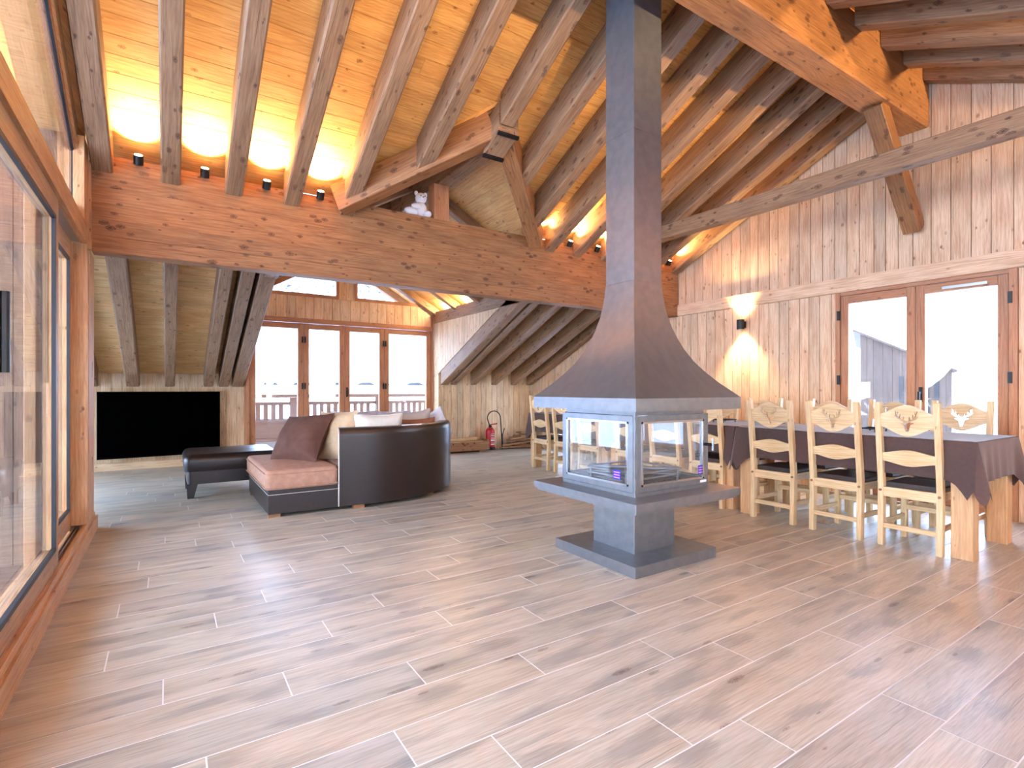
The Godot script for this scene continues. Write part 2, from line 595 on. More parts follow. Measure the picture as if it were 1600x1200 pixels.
func build_floor() -> void:
	var f := thing("floor", "pale wood-look plank tile floor with thin white joints", "floor", "structure")
	var s := Shape.new()
	s.slab(PackedVector2Array([Vector2(-1.65, 9.4), Vector2(6.3, 9.4), Vector2(6.3, -3.2), Vector2(-0.75, -3.2), Vector2(-0.75, 5.1), Vector2(-1.65, 5.1)]), Vector3(0, -0.2, 0), Vector3(1, 0, 0), Vector3(0, 0, -1), Vector3(0, 0.1992, 0))
	part("joint_bed", s, M.grout, f)
	var phase := {1: 2.257, 2: 2.843, 3: 1.42, 4: 2.074, 5: 0.636, 6: 1.275, 7: 0.844, 8: 0.391, 9: -0.015, 10: 0.641, 11: -0.217, 12: 0.199, 13: 0.446, 14: -0.214}
	var rest := Shape.new()
	for k in range(-18, 44):
		var z1 := -0.703 - 0.2 * k
		var z0 := z1 + 0.2
		var x0 := -0.5 if z0 > -5.5 else -1.55
		var x1 := 6.15 if z1 > -8.76 else 4.08
		z1 = maxf(z1, -9.27)
		var first: float = phase.get(k, rng.randf() * 1.175)
		first -= 1.175 * ceilf((first - x0) / 1.175)
		var x := first
		while x < x1 - 0.02:
			var a := maxf(x, x0) + 0.0026
			var b := minf(x + 1.175, x1) - 0.0026
			x += 1.175
			if b - a < 0.03:
				continue
			var sh := rest if k < -3 else Shape.new()
			var t := tone(0.14, 0.04)
			if rng.randf() < 0.25:
				t = Color(t.r * 0.93, t.g * 0.95, t.b)
			sh.tint = t
			sh.box(Vector3(a, -0.01, z1 + 0.0026), Vector3(b, 0.0, z0 - 0.0026), 0, grain_off(0.25))
			if k >= -3:
				part("plank_tile", sh, M.tile, f)
	var more := part("plank_tile_field", rest, M.tile, f)
	more.set_meta("kind", "stuff")

func upright_boards(parent: Node, m: Material, o: Vector3, u: Vector3, n: Vector3, from: float, to: float, low: Callable, high: Callable, skip := Vector2(9, 9), skip2 := Vector2(9, 9), wmin := 0.105, wmax := 0.155) -> void:
	var x := from
	while x < to - 0.005:
		var w := rng.randf_range(wmin, wmax)
		var e := minf(x + w, to)
		if to - e < 0.05:
			e = to
		if x < skip.x and e > skip.x:
			e = skip.x
		if x >= skip.x - 1e-4 and x < skip.y - 1e-4:
			x = skip.y
			continue
		if x < skip2.x and e > skip2.x:
			e = skip2.x
		if x >= skip2.x - 1e-4 and x < skip2.y - 1e-4:
			x = skip2.y
			continue
		var a := x + 0.003
		var b := e - 0.003
		var poly := PackedVector2Array([Vector2(a, low.call(a)), Vector2(b, low.call(b)), Vector2(b, high.call(b)), Vector2(a, high.call(a))])
		x = e
		if poly[3].y - poly[0].y < 0.02 and poly[2].y - poly[1].y < 0.02:
			continue
		if poly[3].y - poly[0].y < 0.003:
			poly.remove_at(3)
		elif poly[2].y - poly[1].y < 0.003:
			poly.remove_at(2)
		var s := Shape.new()
		s.tint = tone(0.2, 0.06)
		s.slab(poly, o - n * 0.018, u, Vector3.UP, n * 0.018, 1, grain_off(0.2))
		part("board", s, m, parent)

func right_top(z: float) -> float:
	return yc(z) if z > -5.2 else yar(z) + 0.25

func build_gable_wall() -> void:
	var w := thing("wall_right", "tall gable wall clad in upright pale larch boards", "wall", "structure")
	var o := Vector3(GABLE_X, 0, 0)
	var u := Vector3(0, 0, 1)
	var n := Vector3(-1, 0, 0)
	var wall_base := func(_z: float) -> float: return 0.0
	upright_boards(w, M.wall, o, u, n, -8.77, 3.0, wall_base, func(z: float) -> float: return minf(2.2, right_top(z)), Vector2(-2.90, -1.42), Vector2(-7.95, -6.95))
	upright_boards(w, M.wall, o, u, n, -6.9, 3.0, func(_z: float) -> float: return 2.36, func(z: float) -> float: return maxf(2.36, right_top(z)))
	for piece in [[-8.9, -7.95, 0.0, 9.0], [-7.95, -6.95, 1.15, 9.0], [-6.95, -2.90, 0.0, 9.0], [-2.90, -1.42, 2.2005, 9.0], [-1.42, 3.2, 0.0, 9.0]]:
		var poly := PackedVector2Array()
		var zz := [piece[0]]
		for z in [-8.77, -5.2, RIDGE_Z]:
			if z > piece[0] + 0.01 and z < piece[1] - 0.01:
				zz.append(z)
		zz.append(piece[1])
		poly.append(Vector2(piece[0], piece[2]))
		poly.append(Vector2(piece[1], piece[2]))
		for i in zz.size():
			var z: float = zz[zz.size() - 1 - i]
			poly.append(Vector2(z, right_top(z) + 0.1))
		var s := Shape.new()
		s.slab(poly, o + Vector3(0.0185, 0, 0), u, Vector3.UP, Vector3(0.15, 0, 0), 1)
		part("wall_core", s, M.wall, w)
	var t := Shape.new()
	t.box(Vector3(GABLE_X - 0.034, 2.203, -6.75), Vector3(GABLE_X - 0.0005, 2.358, 3.0), 2, Vector2(0.3, 0.4))
	part("trim_band", t, M.wall, w)
	var low := thing("window_8", "low window in the gable wall near the firewood corner", "window", "structure")
	block("sill", Vector3(GABLE_X - 0.02, 0.0, -7.95), Vector3(GABLE_X + 0.14, 0.12, -6.95), 2, M.frame, low)
	leaf(low, "casement", Vector3(GABLE_X + 0.05, 0.12, -7.95), u, n, 1.0, 1.03, 0.07, 0.08, 0.06)
	# french window
	var g := thing("window_1", "wood framed french window looking on a grey plank barn", "window", "structure")
	var z0 := -2.885
	block("jamb", Vector3(GABLE_X - 0.03, 0, -2.90), Vector3(GABLE_X + 0.12, 2.2, z0 + 0.03), 1, M.frame, g)
	block("jamb", Vector3(GABLE_X - 0.03, 0, -1.475), Vector3(GABLE_X + 0.12, 2.2, -1.42), 1, M.frame, g)
	block("head", Vector3(GABLE_X - 0.02, 2.165, z0 + 0.03), Vector3(GABLE_X + 0.12, 2.2, -1.475), 2, M.frame, g)
	block("threshold", Vector3(GABLE_X - 0.03, 0.0, z0 + 0.03), Vector3(GABLE_X + 0.12, 0.05, -1.475), 2, M.frame, g)
	var a := leaf(g, "casement", Vector3(GABLE_X + 0.02, 0.055, z0 + 0.034), u, n, 0.683, 2.105, 0.075, 0.085, 0.07)
	var b := leaf(g, "casement", Vector3(GABLE_X + 0.02, 0.055, z0 + 0.723), u, n, 0.683, 2.105, 0.075, 0.085, 0.07)
	for y in [0.45, 1.25, 1.95]:
		var s := Shape.new()
		s.box(Vector3(GABLE_X - 0.05, y - 0.05, z0 + 0.008), Vector3(GABLE_X - 0.028, y + 0.05, z0 + 0.035), 1)
		part("hinge", s, M.black, a)
		var s2 := Shape.new()
		s2.box(Vector3(GABLE_X - 0.05, y - 0.05, -1.478), Vector3(GABLE_X - 0.028, y + 0.05, -1.451), 1)
		part("hinge", s2, M.black, b)
	var hd := Shape.new()
	hd.box(Vector3(GABLE_X - 0.026, 1.02, -2.135), Vector3(GABLE_X - 0.014, 1.17, -2.105), 1)
	hd.box(Vector3(GABLE_X - 0.07, 1.105, -2.128), Vector3(GABLE_X - 0.026, 1.125, -2.112), 0)
	hd.box(Vector3(GABLE_X - 0.075, 1.02, -2.129), Vector3(GABLE_X - 0.057, 1.126, -2.111), 1)
	part("handle", hd, M.black, b)
	var vent := Shape.new()
	vent.box(Vector3(GABLE_X - 0.028, 2.095, -1.95), Vector3(GABLE_X - 0.0155, 2.12, -1.62), 2)
	part("air_vent", vent, M.alu, b)

func build_far_walls() -> void:
	var up := Vector3.UP
	var w := thing("wall_far_left", "low knee wall of upright boards behind the television", "wall", "structure")
	upright_boards(w, M.wall_pale, Vector3(0, 0, -9.29), Vector3(1, 0, 0), Vector3(0, 0, 1), -1.55, 1.02, func(_x: float) -> float: return 0.11, func(_x: float) -> float: return 1.375)
	block("wall_core", Vector3(-1.65, 0, -9.45), Vector3(1.02, 1.5, -9.309), 0, M.wall_pale, w)
	block("skirting", Vector3(-1.55, 0, -9.30), Vector3(1.02, 0.108, -9.275), 0, M.wall_pale, w)
	var w2 := thing("wall_far_right", "low knee wall of upright boards behind the fire extinguisher", "wall", "structure")
	upright_boards(w2, M.wall_pale, Vector3(0, 0, -8.77), Vector3(1, 0, 0), Vector3(0, 0, 1), 4.13, 6.15, func(_x: float) -> float: return 0.0, func(_x: float) -> float: return 1.425)
	block("wall_core", Vector3(4.13, 0, -8.95), Vector3(6.33, 1.5, -8.789), 0, M.wall_pale, w2)
	# end wall of the television corner and the house's outer wall beside the glass
	var w3 := thing("wall_corner", "boarded outer wall seen through the sliding glass door", "wall", "structure")
	upright_boards(w3, M.outer, Vector3(0, 0, -5.06), Vector3(1, 0, 0), Vector3(0, 0, 1), -1.65, -0.66, func(_x: float) -> float: return -0.2, func(_x: float) -> float: return 2.97)
	block("wall_core", Vector3(-1.65, -0.2, -5.2), Vector3(-0.66, 3.05, -5.079), 0, M.outer, w3)
	for piece in [[-9.45, -8.6, -0.2, 9.0], [-5.6, -5.08, -0.2, 9.0], [-8.6, -5.6, -0.2, 0.06], [-8.6, -5.6, 1.40, 9.0]]:
		var s := Shape.new()
		var ra: float = minf(piece[3], yal(piece[0]) + 0.3)
		var rb: float = minf(piece[3], yal(piece[1]) + 0.3)
		s.slab(PackedVector2Array([Vector2(piece[0], piece[2]), Vector2(piece[1], piece[2]), Vector2(piece[1], rb), Vector2(piece[0], ra)]), Vector3(-1.65, 0, 0), Vector3(0, 0, 1), up, Vector3(0.1, 0, 0), 1)
		part("end_panel", s, M.wall_pale, w3)
	var g := thing("window_7", "side window of the television corner", "window", "structure")
	for k in 2:
		leaf(g, "casement", Vector3(-1.6, 0.06, -5.6 - 1.5 * k), Vector3(0, 0, -1), Vector3(1, 0, 0), 1.5, 1.34, 0.07, 0.08, 0.06)

func build_left_wall() -> void:
	var up := Vector3.UP
	var u := Vector3(0, 0, -1)
	var n := Vector3(1, 0, 0)
	var w := thing("wall_left", "timber framing round the tall glass wall", "wall", "structure")
	# threshold: stepped timbers with two pale tracks
	block("threshold", Vector3(-0.70, 0.0, -5.56), Vector3(-0.485, 0.11, 3.0), 2, M.sill, w)
	block("threshold_lip", Vector3(-0.524, 0.11, -5.5), Vector3(-0.50, 0.15, 3.0), 2, M.sill, w)
	for x in [-0.556, -0.574]:
		block("track", Vector3(x - 0.004, 0.11, -5.03), Vector3(x + 0.004, 0.135, 3.0), 2, M.alu, w)
	# end post and trims
	block("end_post", Vector3(-0.68, 0.11, -5.03), Vector3(-0.60, 2.25, -4.98), 1, M.jamb, w)
	block("end_post", Vector3(-0.70, 0.15, -5.34), Vector3(-0.512, 2.2, -5.04), 1, M.jamb, w)
	block("post_trim", Vector3(-0.512, 0.15, -5.36), Vector3(-0.494, 2.2, -5.04), 1, M.sill, w)
	block("post_trim", Vector3(-0.60, 0.15, -5.038), Vector3(-0.497, 2.36, -4.985), 1, M.sill, w)
	block("post_trim", Vector3(-0.56, 2.36, -5.038), Vector3(-0.497, 2.95, -4.80), 1, M.sill, w)
	block("post_trim", Vector3(-0.497, 2.19, -5.038), Vector3(-0.478, 2.85, -4.985), 1, M.jamb, w)
	for y in [0.5, 1.24]:
		var s := Shape.new()
		s.box(Vector3(-0.494, y, -5.25), Vector3(-0.4925, y + 0.12, -5.225), 1)
		part("strike_plate", s, M.chrome, w)
	# transom rail with its aluminium track
	block("transom", Vector3(-0.60, 2.25, -4.985), Vector3(-0.50, 2.36, 3.0), 2, M.jamb, w)
	block("transom_lip", Vector3(-0.535, 2.225, -4.985), Vector3(-0.50, 2.25, 3.0), 2, M.jamb, w)
	block("head_track", Vector3(-0.60, 2.232, -4.985), Vector3(-0.54, 2.2499, 3.0), 2, M.alu, w)
	# sloping head boards under the roof
	for side in 2:
		var za := -4.9 if side == 0 else RIDGE_Z
		var zb := RIDGE_Z if side == 0 else 3.0
		for k in 2:
			var s := Shape.new()
			var top := 0.265 - 0.14 * k
			var x0 := -0.50 - 0.035 * k
			s.slab(PackedVector2Array([Vector2(za, yb(za) + top - 0.145), Vector2(zb, yb(zb) + top - 0.145), Vector2(zb, yb(zb) + top), Vector2(za, yb(za) + top)]), Vector3(x0 - 0.05, 0, 0), Vector3(0, 0, 1), up, Vector3(0.05, 0, 0), 0, grain_off())
			part("head_board", s, M.sill, w)
	# glazing bars of the upper lights, and their panes
	var g := thing("window_2", "sloping upper glazing of the glass wall above the sliding door", "window", "structure")
	var lights := [[-4.82, -2.23], [-2.13, 0.4], [0.5, 2.95]]
	for q in lights:
		var a: float = q[0]
		var b: float = q[1]
		var poly := PackedVector2Array([Vector2(a, 2.44), Vector2(b, 2.44), Vector2(b, yb(b) - 0.06), Vector2(a, yb(a) - 0.06)])
		var node := Node3D.new()
		node.name = "fixed_light"
		g.add_child(node, true)
		pane(node, poly, Vector3(-0.575, 0, 0), Vector3(0, 0, 1), up, n)
		gasket(node, poly, Vector3(-0.575, 0, 0), Vector3(0, 0, 1), up, n, 0.009)
		block("rail", Vector3(-0.60, 2.36, a), Vector3(-0.55, 2.44, b), 2, M.frame, node)
		block("stile", Vector3(-0.60, 2.36, a - 0.06), Vector3(-0.55, yb(a - 0.03) - 0.0, a), 1, M.frame, node)
		block("stile", Vector3(-0.60, 2.36, b), Vector3(-0.55, yb(b) - 0.0, b + 0.05), 1, M.frame, node)
		var s := Shape.new()
		s.slab(PackedVector2Array([Vector2(a, yb(a) - 0.06), Vector2(b, yb(b) - 0.06), Vector2(b, yb(b) + 0.02), Vector2(a, yb(a) + 0.02)]), Vector3(-0.60, 0, 0), Vector3(0, 0, 1), up, Vector3(0.05, 0, 0))
		part("rail", s, M.frame, node)
	# sliding leaves
	var d := thing("door_1", "large sliding glass door in a reddish timber frame", "door", "structure")
	var front := Vector3(-0.545, 0.138, -2.30)
	var l1 := leaf(d, "sliding_leaf", front, u, n, 1.62, 2.09, 0.14, 0.135, 0.05, M.jamb)
	gasket(l1, PackedVector2Array([Vector2(0.14, 0.135), Vector2(1.48, 0.135), Vector2(1.48, 1.955), Vector2(0.14, 1.955)]), front + n * 0.012, u, up, n, 0.011)
	var l2 := leaf(d, "fixed_leaf", Vector3(-0.615, 0.138, -3.75), u, n, 1.23, 2.09, 0.13, 0.15, 0.05, M.jamb)
	gasket(l2, PackedVector2Array([Vector2(0.13, 0.15), Vector2(1.10, 0.15), Vector2(1.10, 1.94), Vector2(0.13, 1.94)]), Vector3(-0.603, 0.138, -3.75), u, up, n, 0.010)
	var l3 := leaf(d, "fixed_leaf", Vector3(-0.615, 0.138, 0.35), u, n, 2.65, 2.09, 0.13, 0.15, 0.05)
	l3.set_meta("label", "glazed leaf beside the sliding leaf")
	leaf(d, "fixed_leaf", Vector3(-0.615, 0.138, 2.95), u, n, 2.60, 2.09, 0.13, 0.15, 0.05)
	var hd := Shape.new()
	hd.box(Vector3(-0.52, 1.20, -2.405), Vector3(-0.512, 1.48, -2.365), 1)
	hd.box(Vector3(-0.512, 1.23, -2.395), Vector3(-0.462, 1.25, -2.375), 0)
	hd.box(Vector3(-0.512, 1.43, -2.395), Vector3(-0.462, 1.45, -2.375), 0)
	hd.sweep(Shape.rect(0.024, 0.024, 0.006), Vector3(-0.452, 1.205, -2.385), Vector3(-0.452, 1.475, -2.385), Vector3(1, 0, 0), Vector3(0, 0, 1))
	part("pull_handle", hd, M.black, l1)

func build_back_of_room() -> void:
	# the side of the room behind the camera: low eave wall with a wide window, purlin like the one in view
	var w := thing("wall_front", "low boarded eave wall opposite the dormer windows", "wall", "structure")
	block("wall_core", Vector3(-0.7, 0, 3.0), Vector3(0.3, 2.15, 3.14), 0, M.wall, w)
	block("wall_core", Vector3(5.6, 0, 3.0), Vector3(6.33, 2.15, 3.14), 0, M.wall, w)
	block("wall_core", Vector3(0.3, 0, 3.0), Vector3(5.6, 0.75, 3.14), 0, M.wall, w)
	block("wall_core", Vector3(0.3, 1.82, 3.0), Vector3(5.6, 2.15, 3.14), 0, M.wall, w)
	var g := thing("window_3", "wide low window in the eave wall", "window", "structure")
	for k in 4:
		leaf(g, "casement", Vector3(0.3 + 1.325 * k, 0.75, 3.06), Vector3(1, 0, 0), Vector3(0, 0, -1), 1.325, 1.07, 0.07, 0.08, 0.06)
# ------------------------------------------------------------------ roof
func rafter(parent: Node, x: float, w: float, za: float, zb: float, f: Callable, deep := 0.27) -> void:
	timber("rafter", Vector3(x, f.call(za) + deep / 2, za), Vector3(x, f.call(zb) + deep / 2, zb), w, deep, Vector3(1, 0, 0), Vector3.UP, M.rafter, parent, 0.012, 0.16)

# rows of boards lying across the rafters; f gives the height, spans(z) the stretches of x to cover
func ceiling_rows(parent: Node, za: float, zb: float, f: Callable, spans: Callable, joint := 2.3, m: Material = null) -> void:
	var step := 0.128
	var z := za
	var sgn := signf(zb - za)
	while (zb - z) * sgn > 0.02:
		var e := z + step * sgn
		if (zb - e) * sgn < 0.0:
			e = zb
		var stretches: Array = spans.call(z, e)
		for q in stretches:
			# q: x at z (start, end) and x at e (start, end)
			var cuts := [0.0]
			var len: float = q[1] - q[0]
			if len > joint * 1.3:
				var c := rng.randf_range(0.3, 1.0) * joint
				while c < len - 0.5:
					cuts.append(c / len)
					c += rng.randf_range(0.7, 1.2) * joint
			cuts.append(1.0)
			for i in cuts.size() - 1:
				var t0: float = cuts[i]
				var t1: float = cuts[i + 1]
				var za2 := z + 0.0024 * sgn
				var zb2 := e - 0.0024 * sgn
				var poly := PackedVector2Array([Vector2(lerpf(q[0], q[1], t0) + 0.001, absf(za2 - za)), Vector2(lerpf(q[0], q[1], t1) - 0.001, absf(za2 - za)), Vector2(lerpf(q[2], q[3], t1) - 0.001, absf(zb2 - za)), Vector2(lerpf(q[2], q[3], t0) + 0.001, absf(zb2 - za))])
				var drop: float = (f.call(zb) - f.call(za)) / absf(zb - za)
				var s := Shape.new()
				s.tint = tone(0.10, 0.04)
				s.slab(poly, Vector3(0, f.call(za), za), Vector3(1, 0, 0), Vector3(0, drop, sgn), Vector3(0, 0.02, 0), 0, grain_off(0.2))
				part("plank", s, m if m else M.ceiling, parent)
		z = e

func roof_core(parent: Node, pts: Array, o: Vector3, ay: Vector3) -> void:
	var poly := PackedVector2Array()
	for q in pts:
		poly.append(q)
	var s := Shape.new()
	s.slab(poly, o, Vector3(1, 0, 0), ay, Vector3(0, 0.14, 0))
	part("roof_core", s, M.ceiling, parent)

func build_roof() -> void:
	var c := thing("ceiling", "pitched plank ceiling with dark rafters either side of the ridge", "ceiling", "structure")
	var dx := DORMER_X
	var main_spans := func(z: float, e: float) -> Array:
		var v0 := valley(z)
		var v1 := valley(e)
		if v0 <= 0.0 and v1 <= 0.0:
			return [[-0.5, 6.15, -0.5, 6.15]]
		return [[-0.5, dx - v0, -0.5, dx - v1], [dx + v0, 6.15, dx + v1, 6.15]]
	ceiling_rows(c, RIDGE_Z - 0.02, -5.2, yc, main_spans)
	ceiling_rows(c, RIDGE_Z + 0.02, 0.75, yc, func(_z: float, _e: float) -> Array: return [[-0.5, 6.15, -0.5, 6.15]])
	var back := Shape.new()
	back.slab(PackedVector2Array([Vector2(-0.5, 0), Vector2(6.15, 0), Vector2(6.15, 2.25), Vector2(-0.5, 2.25)]), Vector3(0, yc(0.752), 0.752), Vector3(1, 0, 0), Vector3(0, -0.475, 1), Vector3(0, 0.02, 0))
	part("ceiling_panel", back, M.ceiling, c)
	var ln := -RIDGE_Z
	roof_core(c, [Vector2(-2.8, 0), Vector2(6.6, 0), Vector2(6.6, 3.03), Vector2(dx + valley(-5.2), 3.03), Vector2(dx, (CEILING_TOP - DORMER_TOP) / 0.475), Vector2(dx - valley(-5.2), 3.03), Vector2(-2.8, 3.03)], Vector3(0, yc(RIDGE_Z) + 0.0205, RIDGE_Z), Vector3(0, -0.475, -1))
	roof_core(c, [Vector2(-2.8, 0), Vector2(6.6, 0), Vector2(6.6, 5.6), Vector2(-2.8, 5.6)], Vector3(0, yc(RIDGE_Z) + 0.0205, RIDGE_Z), Vector3(0, -0.475, 1))
	for x in [-0.415, 0.02, 0.47, 0.93, 1.42, 1.92, 2.42, 2.92, 3.38, 3.83, 4.26, 4.72, 5.18, 5.63, 6.07]:
		var zl := -5.035
		var away := absf(x - dx)
		if away < valley(-5.0):
			zl = RIDGE_Z - (CEILING_TOP - (DORMER_TOP - 0.58 * away)) / 0.475 + 0.14
		rafter(c, x, 0.135, RIDGE_Z - 0.13, zl, yb)
		rafter(c, x, 0.135, RIDGE_Z + 0.13, 2.98, yb)
	# lower slope beyond the purlin
	var l := thing("ceiling_corner", "low plank slope with brown rafters above the television", "ceiling", "structure")
	ceiling_rows(l, -5.21, -9.29, func(z: float) -> float: return yal(z) + 0.25, func(_z: float, _e: float) -> Array: return [[-1.55, 1.0, -1.55, 1.0]], 1.9, M.ceiling_pale)
	roof_core(l, [Vector2(-1.75, 0), Vector2(1.02, 0), Vector2(1.02, 4.5), Vector2(-1.75, 4.5)], Vector3(0, yal(-5.2) + 0.271, -5.2), Vector3(0, -0.40, -1))
	for q in [[-1.30, 0.13], [-0.86, 0.13], [-0.41, 0.16], [0.025, 0.125], [0.51, 0.125], [0.715, 0.135], [0.91, 0.165]]:
		rafter(l, q[0], q[1], -5.21, -9.15, yal, 0.25)
	var r := thing("ceiling_eave", "low plank slope with brown rafters above the firewood", "ceiling", "structure")
	ceiling_rows(r, -5.21, -8.77, func(z: float) -> float: return yar(z) + 0.25, func(_z: float, _e: float) -> Array: return [[4.14, 6.15, 4.14, 6.15]], 1.9, M.ceiling_pale)
	roof_core(r, [Vector2(4.14, 0), Vector2(6.6, 0), Vector2(6.6, 4.1), Vector2(4.14, 4.1)], Vector3(0, yar(-5.2) + 0.271, -5.2), Vector3(0, -0.445, -1))
	for q in [[4.20, 0.15], [4.385, 0.12], [4.80, 0.13], [5.25, 0.13], [5.70, 0.13], [6.07, 0.13]]:
		rafter(r, q[0], q[1], -5.21, -8.66, yar, 0.25)

func dormer_end(x: float) -> float:   # depth at which the dormer's slope meets the roof
	var y := yd(x)
	var z := RIDGE_Z - (CEILING_TOP - y) / 0.475
	if z < -5.2:
		z = -9.29 + (y - 1.38) / 0.40 if x < DORMER_X else -8.77 + (y - 1.43) / 0.445
		z = minf(z, -5.2)
	return z

func build_dormer() -> void:
	var up := Vector3.UP
	var dx := DORMER_X
	var d := thing("ceiling_dormer", "small pitched plank ceiling of the dormer above the balcony windows", "ceiling", "structure")
	for side in [-1.0, 1.0]:
		var reach: float = dx - 0.95 if side < 0 else 4.22 - dx
		var k := 0.0
		while k < reach - 0.01:
			var e := minf(k + 0.125, reach)
			var xa: float = dx + side * (k + 0.0015)
			var xb: float = dx + side * (e - 0.0015)
			var s := Shape.new()
			s.tint = tone(0.10, 0.04)
			s.slab(PackedVector2Array([Vector2(-9.75, 0.0), Vector2(dormer_end(xa), 0.0), Vector2(dormer_end(xb), absf(xb - xa)), Vector2(-9.75, absf(xb - xa))]), Vector3(xa, yd(xa), 0), Vector3(0, 0, 1), Vector3(side, -0.58, 0), Vector3(0, 0.02, 0), 0, grain_off(0.2))
			part("plank", s, M.ceiling, d)
			k = e
		var core := Shape.new()
		var pts := PackedVector2Array([Vector2(-9.8, 0.0), Vector2(dormer_end(dx) + 0.1, 0.0)])
		for t in [0.3, 0.6, 0.9, 1.1, 1.3]:
			if t < reach:
				pts.append(Vector2(dormer_end(dx + side * t) + 0.12, t))
		pts.append(Vector2(dormer_end(dx + side * reach) + 0.12, reach + 0.25))
		pts.append(Vector2(-9.8, reach + 0.25))
		core.slab(pts, Vector3(dx, yd(dx) + 0.0205, 0), Vector3(0, 0, 1), Vector3(side, -0.58, 0), Vector3(0, 0.12, 0))
		part("roof_core", core, M.ceiling, d)
		for z in [-9.55, -8.93, -8.1, -7.3, -6.5, -5.7]:
			var far: float = reach - 0.02
			if dormer_end(dx + side * far) < z:
				while far > 0.3 and dormer_end(dx + side * far) < z + 0.05:
					far -= 0.05
			timber("rafter", Vector3(dx + side * 0.09, yd(dx + side * 0.09) - 0.07, z), Vector3(dx + side * far, yd(dx + side * far) - 0.07, z), 0.11, 0.14, Vector3(0, 0, 1), up, M.rafter, d, 0.008)
	# window wall
	var w := thing("wall_dormer", "boarded dormer wall between the balcony windows and the upper lights", "wall", "structure")
	var o := Vector3(0, 0, -9.0)
	var u := Vector3(1, 0, 0)
	var n := Vector3(0, 0, 1)
	upright_boards(w, M.wall, o, u, n, 1.02, 4.12, func(_x: float) -> float: return 2.30, func(_x: float) -> float: return 2.655, Vector2(9, 9), Vector2(9, 9), 0.12, 0.17)
	upright_boards(w, M.wall, o, u, n, 2.40, 2.70, func(_x: float) -> float: return 2.657, func(x: float) -> float: return yd(x))
	block("wall_core", Vector3(0.9, 2.24, -9.12), Vector3(4.3, 2.656, -9.019), 0, M.wall, w)
	block("wall_core", Vector3(2.42, 2.62, -9.12), Vector3(2.68, 3.40, -9.019), 1, M.wall, w)
	block("header", Vector3(1.02, 2.22, -9.01), Vector3(4.12, 2.298, -8.97), 0, M.frame, w)
	block("jamb", Vector3(1.01, 0, -9.30), Vector3(1.05, 2.22, -8.97), 1, M.frame, w)
	block("jamb", Vector3(4.085, 0, -9.06), Vector3(4.115, 2.62, -8.97), 1, M.frame, w)
	block("sill", Vector3(1.05, 0, -9.10), Vector3(4.085, 0.05, -8.96), 0, M.frame, w)
	block("side_filler", Vector3(0.9, 0, -9.6), Vector3(1.01, 2.6, -9.31), 1, M.wall, w)
	block("side_filler", Vector3(4.13, 0, -9.2), Vector3(4.3, 2.6, -8.96), 1, M.wall, w)
	# upper lights that follow the slope
	var which := 4
	for side in [-1.0, 1.0]:
		var g := thing("window_%d" % which, "sloping gable light left of the dormer's middle post" if side < 0 else "sloping gable light right of the dormer's middle post, eave timbers outside", "window", "structure")
		which += 1
		var xi := 2.36 if side < 0 else 2.72
		var xo := 1.24 if side < 0 else 3.86
		var top := func(x: float) -> float: return 2.68 + 0.58 * (absf(xo - x))
		var poly := PackedVector2Array([Vector2(xo, 2.70), Vector2(xi, 2.70), Vector2(xi, top.call(xi))])
		pane(g, poly, o - n * 0.05, u, up, n)
		block("bottom_rail", Vector3(minf(xo, xi), 2.655, -9.07), Vector3(maxf(xo, xi), 2.705, -8.975), 0, M.frame, g)
		block("stile", Vector3(minf(xi, xi - side * 0.045), 2.655, -9.07), Vector3(maxf(xi, xi - side * 0.045), top.call(xi) + 0.05, -8.975), 1, M.frame, g)
		var s := Shape.new()
		s.slab(PackedVector2Array([Vector2(xo - side * -0.12, 2.62), Vector2(xi, top.call(xi) - 0.002), Vector2(xi, top.call(xi) + 0.25), Vector2(xo - side * -0.45, 2.62)]), o - n * 0.08, u, up, n * 0.09)
		part("raking_rail", s, M.frame, g)
	# balcony windows: four tall leaves
	var b := thing("window_6", "row of four tall wood framed balcony windows", "window", "structure")
	var edges := [1.052, 1.845, 2.505, 3.195, 4.083]
	for k in 4:
		var f := leaf(b, "casement", Vector3(edges[k] + 0.002, 0.052, -9.03), u, n, edges[k + 1] - edges[k] - 0.004, 2.166, 0.085, 0.09, 0.07)
		var hinge_x: float = edges[k + 1] - 0.02 if k == 0 or k == 2 else edges[k] + 0.02
		for y in [0.6, 1.2, 1.95]:
			var s := Shape.new()
			s.box(Vector3(hinge_x - 0.012, y - 0.05, -8.995), Vector3(hinge_x + 0.012, y + 0.05, -8.978), 1)
			part("hinge", s, M.black, f)
		if k == 1:
			var s := Shape.new()
			s.box(Vector3(edges[2] + 0.02, 1.02, -8.995), Vector3(edges[2] + 0.05, 1.18, -8.98), 1)
			s.box(Vector3(edges[2] + 0.027, 1.13, -8.98), Vector3(edges[2] + 0.043, 1.146, -8.935), 2)
			s.box(Vector3(edges[2] + 0.026, 1.03, -8.945), Vector3(edges[2] + 0.044, 1.148, -8.928), 1)
			part("handle", s, M.black, f)
	# cheeks
	for side in [-1.0, 1.0]:
		var x: float = 1.0 if side < 0 else 4.125
		var ck := thing("wall_cheek_left" if side < 0 else "wall_cheek_right", "triangular boarded dormer cheek next to the television slope" if side < 0 else "triangular boarded dormer cheek above the doubled trimmer rafter", "wall", "structure")
		var f := yal if side < 0 else yar
		upright_boards(ck, M.wall_pale, Vector3(x, 0, 0), Vector3(0, 0, 1), Vector3(-side, 0, 0), -8.96, -5.25, func(z: float) -> float: return minf(2.355, f.call(z) + 0.255), func(_z: float) -> float: return 2.36, Vector2(9, 9), Vector2(9, 9), 0.085, 0.11)
